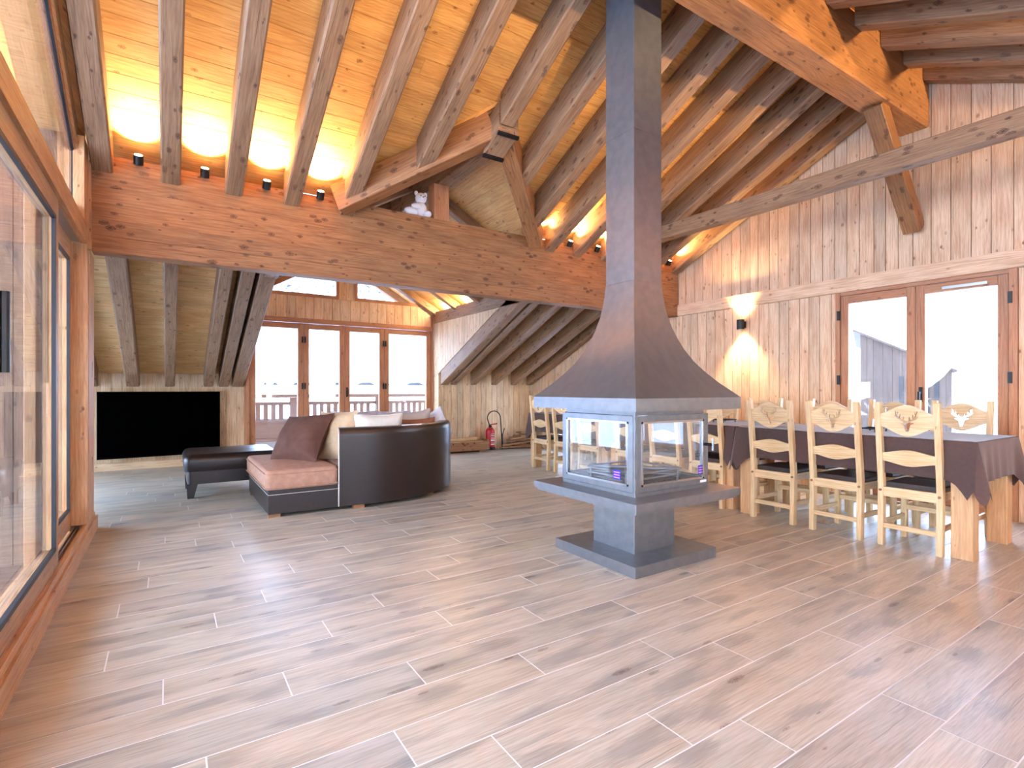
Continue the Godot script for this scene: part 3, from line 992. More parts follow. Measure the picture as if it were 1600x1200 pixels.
		var poly := PackedVector2Array([Vector2(-9.0, f.call(-9.0) + 0.24), Vector2(-5.25, f.call(-5.25) + 0.24), Vector2(-5.25, 2.95), Vector2(-9.0, 2.62)])
		var s := Shape.new()
		s.slab(poly, Vector3(x + side * 0.019, 0, 0), Vector3(0, 0, 1), up, Vector3(side * 0.1, 0, 0), 1)
		part("wall_core", s, M.wall_pale, ck)

# ------------------------------------------------------------------ beams
func build_beams() -> void:
	var up := Vector3.UP
	var p := thing("purlin_beam", "huge laminated reddish purlin carrying the row of uplights", "beam", "structure")
	var n := 6
	var hgt := 0.74 / n
	for k in n:
		var s := Shape.new()
		s.tint = tone(0.09, 0.03)
		s.sweep(Shape.rect(0.16, hgt - 0.0006, 0.001 if k > 0 else 0.004), Vector3(-0.478, 2.19 + hgt * (k + 0.5), PURLIN_Z - 0.08), Vector3(GABLE_X - 0.02, 2.19 + hgt * (k + 0.5), PURLIN_Z - 0.08), Vector3(0, 0, 1), up, Vector2(rng.randf(), rng.randf()))
		part("lamella", s, M.purlin, p)
	var pb := thing("purlin_beam", "laminated purlin on the other slope, opposite the dormer", "beam", "structure")
	for k in n:
		var s := Shape.new()
		s.tint = tone(0.09, 0.03)
		s.sweep(Shape.rect(0.16, hgt - 0.0006, 0.001), Vector3(-0.478, 2.19 + hgt * (k + 0.5), 0.76), Vector3(GABLE_X - 0.02, 2.19 + hgt * (k + 0.5), 0.76), Vector3(0, 0, 1), up, Vector2(rng.randf(), rng.randf()))
		part("lamella", s, M.purlin, pb)
	var rb := timber("ridge_beam", Vector3(-0.47, 3.95, RIDGE_Z), Vector3(GABLE_X - 0.02, 3.95, RIDGE_Z), 0.25, 0.54, Vector3(0, 0, 1), up, M.purlin, null, 0.012)
	tag(rb, "thick orange brown ridge beam running up to the gable wall", "beam", "structure")
	var tb := timber("tie_beam", Vector3(5.07, 3.045, 0.67), Vector3(5.07, 3.045, -5.19), 0.14, 0.165, Vector3(1, 0, 0), up, M.rafter, null, 0.006)
	tag(tb, "long slim tie beam crossing in front of the gable wall", "beam", "structure")
	var br := timber("brace_beam", Vector3(6.135, 2.72, RIDGE_Z + 0.01), Vector3(5.30, 3.70, RIDGE_Z + 0.01), 0.145, 0.15, Vector3(0, 0, 1), Vector3(0.76, 0.65, 0), M.purlin, null, 0.006)
	tag(br, "slanting brace from the gable wall up to the ridge beam", "beam", "structure")
	# dormer frame standing on the purlin
	var dx := DORMER_X
	var dr := timber("dormer_ridge_beam", Vector3(dx, 3.415, -3.98), Vector3(dx, 3.415, -9.0), 0.17, 0.22, Vector3(1, 0, 0), up, M.rafter, null, 0.008)
	tag(dr, "short dormer ridge beam reaching back over the purlin", "beam", "structure")
	var kp := timber("king_post", Vector3(dx - 0.04, 2.93, PURLIN_Z - 0.09), Vector3(dx - 0.04, 3.304, PURLIN_Z - 0.09), 0.175, 0.15, Vector3(1, 0, 0), Vector3(0, 0, 1), M.frame, null, 0.004)
	tag(kp, "stubby king post on the purlin beside the white plush toy", "post", "structure")
	for side in [-1.0, 1.0]:
		var low := Vector3(dx + side * 1.13, 2.90, PURLIN_Z + 0.06)
		var top := Vector3(dx + side * 0.06, 3.45, -3.97)
		var axis := (top - low).normalized()
		var across := axis.cross(up).normalized()
		var v := timber("valley_beam", low, top, 0.15, 0.25, across, across.cross(axis).normalized(), M.purlin, null, 0.006)
		tag(v, "slanting valley beam left of the king post, rafters landing on it" if side < 0 else "slanting valley beam right of the king post", "beam", "structure")
		var x: float = 0.93 if side < 0 else 4.20
		var cb := timber("cheek_beam", Vector3(x, 2.465, -8.955), Vector3(x, 2.465, -5.21), 0.15, 0.21, Vector3(1, 0, 0), up, M.rafter, null, 0.006)
		tag(cb, "horizontal eave beam on the dormer cheek near the television" if side < 0 else "horizontal eave beam on the dormer cheek above the trimmer rafter", "beam", "structure")
	var ap := thing("apex_block", "dark notched block where the valley beams and dormer ridge meet", "post", "structure")
	var s := Shape.new()
	s.sweep(Shape.rect(0.2, 0.26, 0.006), Vector3(dx - 0.01, 3.47, -3.80), Vector3(dx - 0.01, 3.37, -4.06), Vector3(1, 0, 0), up)
	part("block_body", s, M.rafter, ap)
	for q in [[3.345, -3.795, 3.335, -3.82], [3.245, -4.045, 3.235, -4.07]]:
		var b := Shape.new()
		b.sweep(Shape.rect(0.212, 0.02), Vector3(dx - 0.01, q[0] - 0.01, q[1]), Vector3(dx - 0.01, q[2] - 0.01, q[3]), Vector3(1, 0, 0), up)
		part("dark_packer", b, M.black, ap)

# ------------------------------------------------------------------ outside
func build_outside() -> void:
	var g := Shape.new()
	g.box(Vector3(-90, -3.2, -90), Vector3(110, -3.0, 60), 0)
	var ground := part("snow_ground", g, M.snow)
	tag(ground, "snow covered ground outside the house", "ground", "structure")
	# hill to the north, seen through the gable lights and above the balcony
	var rows := []
	var nz := FastNoiseLite.new()
	nz.seed = 4
	nz.frequency = 0.05
	for j in 14:
		var line := PackedVector3Array()
		for i in 40:
			var x := -80.0 + i * 4.5
			var z := -50.0 - j * 3.5
			line.append(Vector3(x, -3.0 + j * 2.2 + nz.get_noise_2d(x, z) * 2.5, z))
		rows.append(line)
	var hill := thing("hillside", "snowy hillside with woods higher up beyond the balcony", "hill", "structure")
	var hs := Shape.new()
	hs.grid(rows.slice(0, 8), false, Vector3(0, -200, -60))
	part("snow_slope", hs, M.snow, hill)
	var hw := Shape.new()
	hw.grid(rows.slice(7), false, Vector3(0, -200, -60))
	part("wooded_slope", hw, M.hill, hill)
	# covered terrace along the glass wall, and the snow bank beyond its parapet
	var te := thing("terrace", "covered timber terrace outside the glass wall", "terrace", "structure")
	for k in 16:
		block("deck_board", Vector3(-0.72 - 0.15 * k - 0.145, -0.2, -5.05), Vector3(-0.72 - 0.15 * k, -0.1, 3.2), 2, M.balcony, te)
	var bk := Shape.new()
	bk.box(Vector3(-60, -1.0, -30), Vector3(-3.3, -0.35, 30), 0)
	bk.box(Vector3(-3.299, -1.0, -30), Vector3(-1.8, -0.35, -5.3), 0)
	var bank := part("snow_bank", bk, M.snow)
	tag(bank, "snow bank rising beside the house", "ground", "structure")
	var sl := Shape.new()
	sl.box(Vector3(0.25, -0.039, -10.9), Vector3(5.15, 0.01, -9.36), 0)
	var layer := part("deck_snow", sl, M.snow)
	tag(layer, "thin snow layer on the balcony deck", "snow", "structure")
	# balcony
	var d := thing("balcony_deck", "snow dusted balcony deck outside the tall windows", "deck", "structure")
	for k in 12:
		block("deck_board", Vector3(0.2, -0.12, -9.35 - 0.15 * k - 0.145), Vector3(5.2, -0.04, -9.35 - 0.15 * k), 0, M.balcony, d)
	var r := thing("balcony_railing", "carved wooden balcony railing with square posts and upright slats", "railing")
	var zr := -11.0
	for x in [0.35, 2.06, 3.78, 5.1]:
		block("post", Vector3(x - 0.06, -0.04, zr - 0.06), Vector3(x + 0.06, 0.98, zr + 0.06), 1, M.balcony, r)
	block("handrail", Vector3(0.2, 0.98, zr - 0.09), Vector3(5.2, 1.05, zr + 0.09), 0, M.balcony, r)
	for q in [[0.35, 2.06], [2.06, 3.78], [3.78, 5.1]]:
		var a: float = q[0] + 0.06
		var b: float = q[1] - 0.06
		block("rail", Vector3(a, 0.84, zr - 0.03), Vector3(b, 0.90, zr + 0.03), 0, M.balcony, r)
		block("rail", Vector3(a, 0.50, zr - 0.03), Vector3(b, 0.56, zr + 0.03), 0, M.balcony, r)
		block("rail", Vector3(a, 0.14, zr - 0.03), Vector3(b, 0.20, zr + 0.03), 0, M.balcony, r)
		block("panel", Vector3(a, 0.20, zr - 0.012), Vector3(b, 0.50, zr + 0.012), 0, M.balcony, r)
		var x := a + 0.04
		while x < b - 0.08:
			block("slat", Vector3(x, 0.56, zr - 0.014), Vector3(x + 0.075, 0.84, zr + 0.014), 1, M.balcony, r)
			x += 0.135
	# neighbour's snowy roof behind the railing
	var nb := thing("snowy_house", "neighbouring house under a thick snow roof beyond the railing", "house")
	block("house_wall", Vector3(-8, -3, -21), Vector3(16, 0.35, -17), 0, M.barn, nb)
	var s := Shape.new()
	s.slab(PackedVector2Array([Vector2(-16.4, 0.3), Vector2(-16.4, 0.75), Vector2(-20.0, 1.33), Vector2(-23.5, 0.8), Vector2(-23.5, 0.3)]), Vector3(-9, 0, 0), Vector3(0, 0, 1), Vector3.UP, Vector3(26, 0, 0))
	part("snow_roof", s, M.snow, nb)
	for k in 18:
		var x := -6.0 + k * 1.1 + rng.randf_range(-0.35, 0.35)
		var wd := rng.randf_range(0.15, 0.36)
		var st := Shape.new()
		st.slab(PackedVector2Array([Vector2(-wd, 0), Vector2(wd * 1.3, 0), Vector2(wd * 0.5, 0.12), Vector2(-wd * 0.5, 0.10)]), Vector3(x, 1.30, -20.1), Vector3(1, 0, 0), Vector3.UP, Vector3(0, 0, 0.3))
		part("ridge_stone", st, M.slate, nb)
	# eave timbers outside the dormer gable
	# barn seen from the french window
	var barn := thing("plank_barn", "weathered grey plank barn with narrow windows seen through the french window", "barn")
	var z := -4.75
	var roofline := func(q: float) -> float: return 2.20 - 0.52 * (q + 4.75)
	var k := 0
	while z < -3.36:
		var e := minf(z + rng.randf_range(0.10, 0.16), -3.36)
		var b := Shape.new()
		b.tint = tone(0.18, 0.03)
		b.slab(PackedVector2Array([Vector2(z + 0.002, -3.0), Vector2(e - 0.002, -3.0), Vector2(e - 0.002, roofline.call(e)), Vector2(z + 0.002, roofline.call(z))]), Vector3(11.0, 0, 0), Vector3(0, 0, 1), Vector3.UP, Vector3(0.03, 0, 0), 1, grain_off())
		part("board", b, M.barn, barn)
		z = e
		k += 1
	var body := Shape.new()
	body.slab(PackedVector2Array([Vector2(-4.74, -3.0), Vector2(-3.37, -3.0), Vector2(-3.37, roofline.call(-3.37) - 0.02), Vector2(-4.74, roofline.call(-4.74) - 0.02)]), Vector3(11.031, 0, 0), Vector3(0, 0, 1), Vector3.UP, Vector3(4, 0, -1.7), 1)
	part("barn_body", body, M.barn, barn)
	var cap := Shape.new()
	cap.slab(PackedVector2Array([Vector2(-4.85, roofline.call(-4.85) + 0.005), Vector2(-3.26, roofline.call(-3.26) + 0.005), Vector2(-3.26, roofline.call(-3.26) + 0.045), Vector2(-4.85, roofline.call(-4.85) + 0.045)]), Vector3(10.92, 0, 0), Vector3(0, 0, 1), Vector3.UP, Vector3(4.2, 0, -1.78), 0)
	part("roof_edge", cap, M.barn, barn)
	for q in [-4.08, -3.70, -3.56]:
		var ws := Shape.new()
		ws.box(Vector3(10.985, 0.35, q - 0.03), Vector3(10.9985, 1.38, q + 0.03), 1)
		part("window_slot", ws, M.slate, barn)
# ------------------------------------------------------------------ fireplace
func square_box(called: String, c: Vector3, half: float, y0: float, y1: float, m: Material, parent: Node, ch := 0.003) -> MeshInstance3D:
	var s := Shape.new()
	s.sweep(Shape.rect(half * 2, half * 2, ch), Vector3(c.x, y0, c.z), Vector3(c.x, y1, c.z), Vector3(1, 0, 0), Vector3(0, 0, 1))
	return part(called, s, m, parent)

func build_fireplace() -> void:
	var f := thing("fireplace", "grey steel central fireplace with flared hood and glass doors", "fireplace", "", "", Vector3(2.753, 0, -2.645))
	var c := Vector3.ZERO
	square_box("base_plate", c, 0.39, 0.0, 0.069, M.steel, f)
	square_box("pedestal", c, 0.197, 0.069, 0.418, M.steel, f)
	square_box("hearth_lip", c, 0.487, 0.418, 0.434, M.steel, f)
	square_box("hearth_plate", c, 0.503, 0.436, 0.4825, M.steel, f)
	square_box("plinth", c, 0.353, 0.4825, 0.505, M.steel, f)
	square_box("firebox_top", c, 0.335, 0.985, 1.022, M.steel, f)
	square_box("hood_ceiling", c, 0.49, 1.022, 1.03, M.steel, f)
	# band and flared hood
	var band := Shape.new()
	for k in 4:
		var t := Transform3D(Basis(Vector3.UP, k * PI / 2), Vector3.ZERO)
		var lo := 1.018
		var hi := 1.095
		band.quad(t * Vector3(-0.503, lo, 0.503), t * Vector3(0.503, lo, 0.503), t * Vector3(0.503, hi, 0.503), t * Vector3(-0.503, hi, 0.503), t.basis * Vector3(0, 0, 1))
		band.quad(t * Vector3(-0.503, lo, 0.503), t * Vector3(0.503, lo, 0.503), t * Vector3(0.49, lo, 0.49), t * Vector3(-0.49, lo, 0.49), Vector3(0, -1, 0))
		band.quad(t * Vector3(-0.49, lo, 0.49), t * Vector3(0.49, lo, 0.49), t * Vector3(0.49, hi, 0.49), t * Vector3(-0.49, hi, 0.49), t.basis * Vector3(0, 0, -1))
		band.quad(t * Vector3(-0.503, hi, 0.503), t * Vector3(0.503, hi, 0.503), t * Vector3(0.49, hi, 0.49), t * Vector3(-0.49, hi, 0.49), Vector3(0, 1, 0))
	part("hood_band", band, M.steel, f)
	var prof := [Vector2(0.503, 1.0955), Vector2(0.40, 1.198), Vector2(0.345, 1.262), Vector2(0.288, 1.34), Vector2(0.245, 1.42), Vector2(0.213, 1.497), Vector2(0.186, 1.575), Vector2(0.165, 1.655), Vector2(0.151, 1.735), Vector2(0.142, 1.81), Vector2(0.1355, 1.885)]
	for k in 4:
		var t := Transform3D(Basis(Vector3.UP, k * PI / 2), Vector3.ZERO)
		var rows := []
		for q in prof:
			var line := PackedVector3Array()
			for i in 5:
				line.append(t * Vector3(lerpf(-q.x, q.x, i / 4.0), q.y, q.x))
			rows.append(line)
		var s := Shape.new()
		s.grid(rows, false, Vector3(0, 1.2, 0))
		part("hood_panel", s, M.steel, f)
	square_box("flue_section", c, 0.1352, 1.8865, 2.905, M.steel, f, 0.0015)
	square_box("flue_section", c, 0.1352, 2.907, 4.55, M.steel, f, 0.0015)
	# four framed glass doors
	for k in 4:
		var dr := Node3D.new()
		dr.name = "glass_door"
		f.add_child(dr, true)
		dr.rotation.y = k * PI / 2
		var z := 0.345
		var x := 0.338
		var y0 := 0.508
		var y1 := 0.982
		var s := Shape.new()
		var w := 0.036
		s.box(Vector3(-x, y0, z - 0.012), Vector3(-x + w, y1, z + 0.012), 1)
		s.box(Vector3(x - w, y0, z - 0.012), Vector3(x, y1, z + 0.012), 1)
		s.box(Vector3(-x + w, y0, z - 0.012), Vector3(x - w, y0 + w, z + 0.012), 0)
		s.box(Vector3(-x + w, y1 - w, z - 0.012), Vector3(x - w, y1, z + 0.012), 0)
		part("door_frame", s, M.steel, dr)
		var e := Shape.new()
		var a := x - w
		for q in [[Vector3(-a, y0 + w, z + 0.004), Vector3(-a + 0.012, y1 - w, z + 0.016), 1], [Vector3(a - 0.012, y0 + w, z + 0.004), Vector3(a, y1 - w, z + 0.016), 1], [Vector3(-a, y0 + w, z + 0.004), Vector3(a, y0 + w + 0.012, z + 0.016), 0], [Vector3(-a, y1 - w - 0.012, z + 0.004), Vector3(a, y1 - w, z + 0.016), 0]]:
			e.box(q[0], q[1], q[2])
		part("bright_trim", e, M.chrome, dr)
		var g := Shape.new()
		g.box(Vector3(-a, y0 + w, z - 0.003), Vector3(a, y1 - w, z + 0.002), 0)
		part("pane", g, M.glass, dr)
		for yy in [y0 + 0.02, y1 - 0.09]:
			var hg := Shape.new()
			hg.box(Vector3(-x - 0.012, yy, z - 0.005), Vector3(-x - 0.001, yy + 0.07, z + 0.012), 1)
			part("hinge", hg, M.steel, dr)
		if k == 0:
			var h := Shape.new()
			h.tube([Vector3(x - 0.018, 0.775, z + 0.012), Vector3(x - 0.018, 0.775, z + 0.065)], 0.011, 12)
			part("handle_spindle", h, M.black, dr)
			var h2 := Shape.new()
			h2.box(Vector3(x - 0.022, 0.735, z + 0.065), Vector3(x - 0.014, 0.82, z + 0.078), 1)
			part("handle_bar", h2, M.chrome, dr)
			var pl := Shape.new()
			pl.box(Vector3(x - 0.075, y0 + 0.010, z + 0.0125), Vector3(x - 0.01, y0 + 0.026, z + 0.0135), 0)
			part("name_plate", pl, M.white, dr)
		if k == 3 or k == 0:
			var sx := 0.16 if k == 3 else 0.255
			var st := Shape.new()
			st.box(Vector3(sx, y0 + 0.065, z + 0.0022), Vector3(sx + 0.062, y0 + 0.125, z + 0.0028), 0)
			var card := part("sticker", st, M.label_blue, dr)
			for r in 3:
				var ln := Shape.new()
				ln.box(Vector3(sx + 0.005, y0 + 0.073 + r * 0.017, z + 0.0029), Vector3(sx + 0.057, y0 + 0.080 + r * 0.017, z + 0.0032), 0)
				part("print_line", ln, M.label_pink, card)
	for q in [Vector2(-1, -1), Vector2(1, -1), Vector2(1, 1), Vector2(-1, 1)]:
		var s := Shape.new()
		s.box(Vector3(q.x * 0.345 - 0.008, 0.505, q.y * 0.345 - 0.008), Vector3(q.x * 0.345 + 0.008, 0.985, q.y * 0.345 + 0.008), 1)
		part("corner_post", s, M.steel, f)
	# grate with its rail, ash bed and a few charred ends
	var ash := Shape.new()
	ash.box(Vector3(-0.31, 0.505, -0.31), Vector3(0.31, 0.516, 0.31), 0)
	part("ash_bed", ash, M.ash, f)
	var rail := Shape.new()
	for y in [0.60, 0.565]:
		var loop := []
		var h := 0.245
		for k in 4:
			var t := Basis(Vector3.UP, k * PI / 2)
			for q in [Vector3(h, y, -h + 0.05), Vector3(h, y, h - 0.05), Vector3(h - 0.015, y, h - 0.015)]:
				loop.append(t * q)
		loop.reverse()
		rail.tube(loop, 0.0075, 8, true)
	for k in 4:
		var t := Basis(Vector3.UP, k * PI / 2)
		for x in [-0.17, 0.17]:
			rail.tube([t * Vector3(x, 0.516, 0.245), t * Vector3(x, 0.60, 0.245)], 0.0065, 8)
	part("grate_rail", rail, M.steel, f)
	var bars := Shape.new()
	for k in 9:
		bars.tube([Vector3(-0.2 + k * 0.05, 0.535, -0.24), Vector3(-0.2 + k * 0.05, 0.535, 0.24)], 0.006, 6)
	part("grate_bars", bars, M.black, f)
	for k in 3:
		var e := Shape.new()
		e.sweep(Shape.rect(0.03, 0.024, 0.006), Vector3(0.02 + k * 0.07, 0.556, -0.05 + 0.07 * k), Vector3(0.10 + k * 0.05, 0.556, 0.02 + 0.05 * k), Vector3(0.6, 0, -0.8), Vector3.UP)
		part("charred_stick", e, M.ember if k < 2 else M.log, f)

# ------------------------------------------------------------------ dining tables and chairs
func wave_half(t: float, side_h: float, mid_h: float) -> float:
	return side_h + (mid_h - side_h) * pow(0.5 + 0.5 * cos(TAU * t), 0.8)

func make_chair() -> Node3D:
	var c := thing("dining_chair", "pine dining chair", "chair", "", "pine chairs with cut-out stag heads round the tables")
	var zz := Vector3(0, 0, 1)
	var up := Vector3.UP
	for s in [-1.0, 1.0]:
		var p := Shape.new()
		p.tint = tone(0.06)
		var z0: float = s * 0.178 - 0.018
		p.slab(PackedVector2Array([Vector2(-0.215, 0.0), Vector2(-0.168, 0.0), Vector2(-0.158, 0.30), Vector2(-0.156, 0.45), Vector2(-0.175, 0.62), Vector2(-0.228, 1.055), Vector2(-0.262, 1.055), Vector2(-0.268, 1.05), Vector2(-0.222, 0.62), Vector2(-0.204, 0.45), Vector2(-0.206, 0.30)]), Vector3(0, 0, z0), Vector3(1, 0, 0), up, zz * 0.036, 1, grain_off())
		var post := part("back_post", p, M.chair, c)
		var bolt := Shape.new()
		bolt.tube([Vector3(-0.206, 0.405, s * 0.178), Vector3(-0.213, 0.405, s * 0.178)], 0.009, 10)
		part("bolt", bolt, M.log, post)
		var l := Shape.new()
		l.tint = tone(0.06)
		l.sweep(Shape.rect(0.04, 0.04, 0.004), Vector3(0.185, 0, s * 0.165), Vector3(0.185, 0.425, s * 0.165), Vector3(1, 0, 0), zz, grain_off())
		part("front_leg", l, M.chair, c)
		var a := Shape.new()
		a.tint = tone(0.06)
		a.sweep(Shape.rect(0.02, 0.06, 0.002), Vector3(-0.155, 0.395, s * 0.165), Vector3(0.165, 0.395, s * 0.165), zz, up, grain_off())
		part("side_apron", a, M.chair, c)
		var st := Shape.new()
		st.tint = tone(0.06)
		st.sweep(Shape.rect(0.02, 0.036, 0.002), Vector3(-0.165, 0.17, s * 0.165), Vector3(0.166, 0.17, s * 0.165), zz, up, grain_off())
		part("side_stretcher", st, M.chair, c)
	for q in [["rear_apron", -0.188, 0.395, 0.07], ["rear_stretcher", -0.188, 0.145, 0.036], ["front_apron", 0.185, 0.395, 0.06], ["front_stretcher", 0.185, 0.235, 0.036]]:
		var s := Shape.new()
		s.tint = tone(0.06)
		s.sweep(Shape.rect(0.022, q[3], 0.002), Vector3(q[1], q[2], -0.16), Vector3(q[1], q[2], 0.16), Vector3(1, 0, 0), up, grain_off())
		part(q[0], s, M.chair, c)
	var seat := Shape.new()
	seat.sweep(Shape.rect(0.352, 0.036, 0.010), Vector3(-0.152, 0.445, 0), Vector3(0.222, 0.445, 0), zz, up)
	part("seat", seat, M.seat, c)
	# wavy slat and the plate with a stag's head cut out
	var lean := Vector3(-0.053, 0.435, 0).normalized()
	var front := Vector3(lean.y, -lean.x, 0)
	for which in 2:
		var yc0 := 0.655 if which == 0 else 0.925
		var hs := 0.030 if which == 0 else 0.048
		var hm := 0.058 if which == 0 else 0.112
		var outline := PackedVector2Array()
		for i in 25:
			var x := -0.161 + 0.322 * i / 24.0
			var y := -wave_half(x / 0.322, hs, hm)
			if i == 12 and which == 1:
				outline.append(Vector2(-0.0004, y))
				for q in stag():
					outline.append(q)
				outline.append(Vector2(0.0004, y))
			else:
				outline.append(Vector2(x, y))
		for i in 25:
			var x := 0.161 - 0.322 * i / 24.0
			outline.append(Vector2(x, wave_half(x / 0.322, hs, hm)))
		var s := Shape.new()
		s.tint = tone(0.04)
		var xx := -0.2 - 0.053 * (yc0 - 0.62) / 0.435
		s.slab(outline, Vector3(xx, yc0, 0) - front * 0.009, zz, lean, front * 0.018, 0, Vector2(0.2, 0.35))
		part("wavy_slat" if which == 0 else "stag_plate", s, M.chair, c)
	return c

func stag() -> Array:
	# outline of the cut-out, from the chin up the left side and down the right
	var half := [Vector2(0.0085, -0.064), Vector2(0.012, -0.045), Vector2(0.017, -0.027), Vector2(0.022, -0.021), Vector2(0.040, -0.013), Vector2(0.034, -0.010), Vector2(0.020, -0.011), Vector2(0.017, -0.006), Vector2(0.034, 0.001), Vector2(0.051, 0.014), Vector2(0.064, 0.032), Vector2(0.053, 0.026), Vector2(0.056, 0.040), Vector2(0.052, 0.062), Vector2(0.0475, 0.042), Vector2(0.038, 0.058), Vector2(0.0435, 0.035), Vector2(0.038, 0.020), Vector2(0.029, 0.042), Vector2(0.0295, 0.014), Vector2(0.0195, 0.006), Vector2(0.013, 0.030), Vector2(0.0105, 0.003), Vector2(0.004, -0.001)]
	var out := [Vector2(-0.0004, -0.080)]
	for q in half:
		out.append(Vector2(-q.x, q.y) * 1.22)
	for i in half.size():
		out.append(half[half.size() - 1 - i] * 1.22)
	out.append(Vector2(0.0004, -0.080))
	return out

func tablecloth(x0: float, x1: float, z0: float, z1: float, y: float, label: String, end_drop: float) -> void:
	# perimeter samples with an outward direction; the cloth's corners hang in points
	var pts := []
	var corners := [Vector2(x0, z0), Vector2(x1, z0), Vector2(x1, z1), Vector2(x0, z1)]
	for k in 4:
		var a: Vector2 = corners[k]
		var b: Vector2 = corners[(k + 1) % 4]
		var d := (b - a).normalized()
		var out := Vector2(d.y, -d.x)
		var prev: Vector2 = (a - corners[(k + 3) % 4]).normalized()
		var out0 := Vector2(prev.y, -prev.x)
		for i in 7:
			var t := i / 6.0
			pts.append([a, out0.lerp(out, t).normalized(), sin(t * PI), k])
		var n := int((b - a).length() / 0.035)
		for i in range(1, n):
			pts.append([a + (b - a) * i / float(n), out, 0.0, k])
	var rows := []
	var top := PackedVector3Array()
	for q in pts:
		top.append(Vector3(q[0].x, y, q[0].y))
	var nz := FastNoiseLite.new()
	nz.seed = 3
	nz.frequency = 1.0
	var run := 0.0
	for j in 9:
		var line := PackedVector3Array()
		var t := j / 8.0
		run = 0.0
		for i in pts.size():
			var q: Array = pts[i]
			var at: Vector2 = q[0]
			# distance to the nearest corner decides how far the point hangs
			var near := 9.0
			for cn in corners:
				near = minf(near, at.distance_to(cn))
			var w := exp(-pow(near / 0.085, 2.0))
			var edge: int = q[3]
			var drop: float = (0.265 if edge == 1 or edge == 3 else end_drop) + 0.14 * w * (0.35 + 0.65 * q[2] if near < 0.01 else 1.0)
			var wave := sin(at.x * 41.0 + at.y * 37.0) * 0.5 + nz.get_noise_2d(at.x * 9.0, at.y * 9.0)
			var flare := 0.006 + t * (0.012 + 0.05 * w + 0.014 * wave * (1.0 if edge == 0 or edge == 2 else 0.45))
			var o: Vector2 = q[1]
			line.append(Vector3(at.x + o.x * flare, y - 0.003 - drop * t, at.y + o.y * flare))
		rows.append(line)
	var s := Shape.new()
	s.grid(rows, true, Vector3((x0 + x1) / 2, y - 0.1, (z0 + z1) / 2))
	s.quad(Vector3(x0, y, z0), Vector3(x1, y, z0), Vector3(x1, y, z1), Vector3(x0, y, z1), Vector3.UP)
	var o2 := part("tablecloth", s, M.cloth)
	for i in pts.size():
		pass
	tag(o2, label, "tablecloth", "", "taupe tablecloths in a row")

func make_table(z0: float, z1: float, label: String, shift: float) -> void:
	var t := thing("dining_table", label, "table", "", "heavy wooden dining tables in a row", Vector3(shift, 0, 0))
	block("table_top", Vector3(4.475, 0.752, z0), Vector3(5.315, 0.796, z1), 2, M.table, t)
	for x in [4.482, 5.188]:
		for z in [z0 + 0.02, z1 - 0.14]:
			var s := Shape.new()
			s.tint = tone(0.06)
			s.sweep(Shape.rect(0.12, 0.12, 0.005), Vector3(x + 0.06, 0, z + 0.06), Vector3(x + 0.06, 0.751, z + 0.06), Vector3(1, 0, 0), Vector3(0, 0, 1), grain_off())
			part("leg", s, M.table, t)
	for x in [4.53, 5.24]:
		block("apron", Vector3(x - 0.012, 0.66, z0 + 0.14), Vector3(x + 0.012, 0.751, z1 - 0.14), 2, M.table, t)

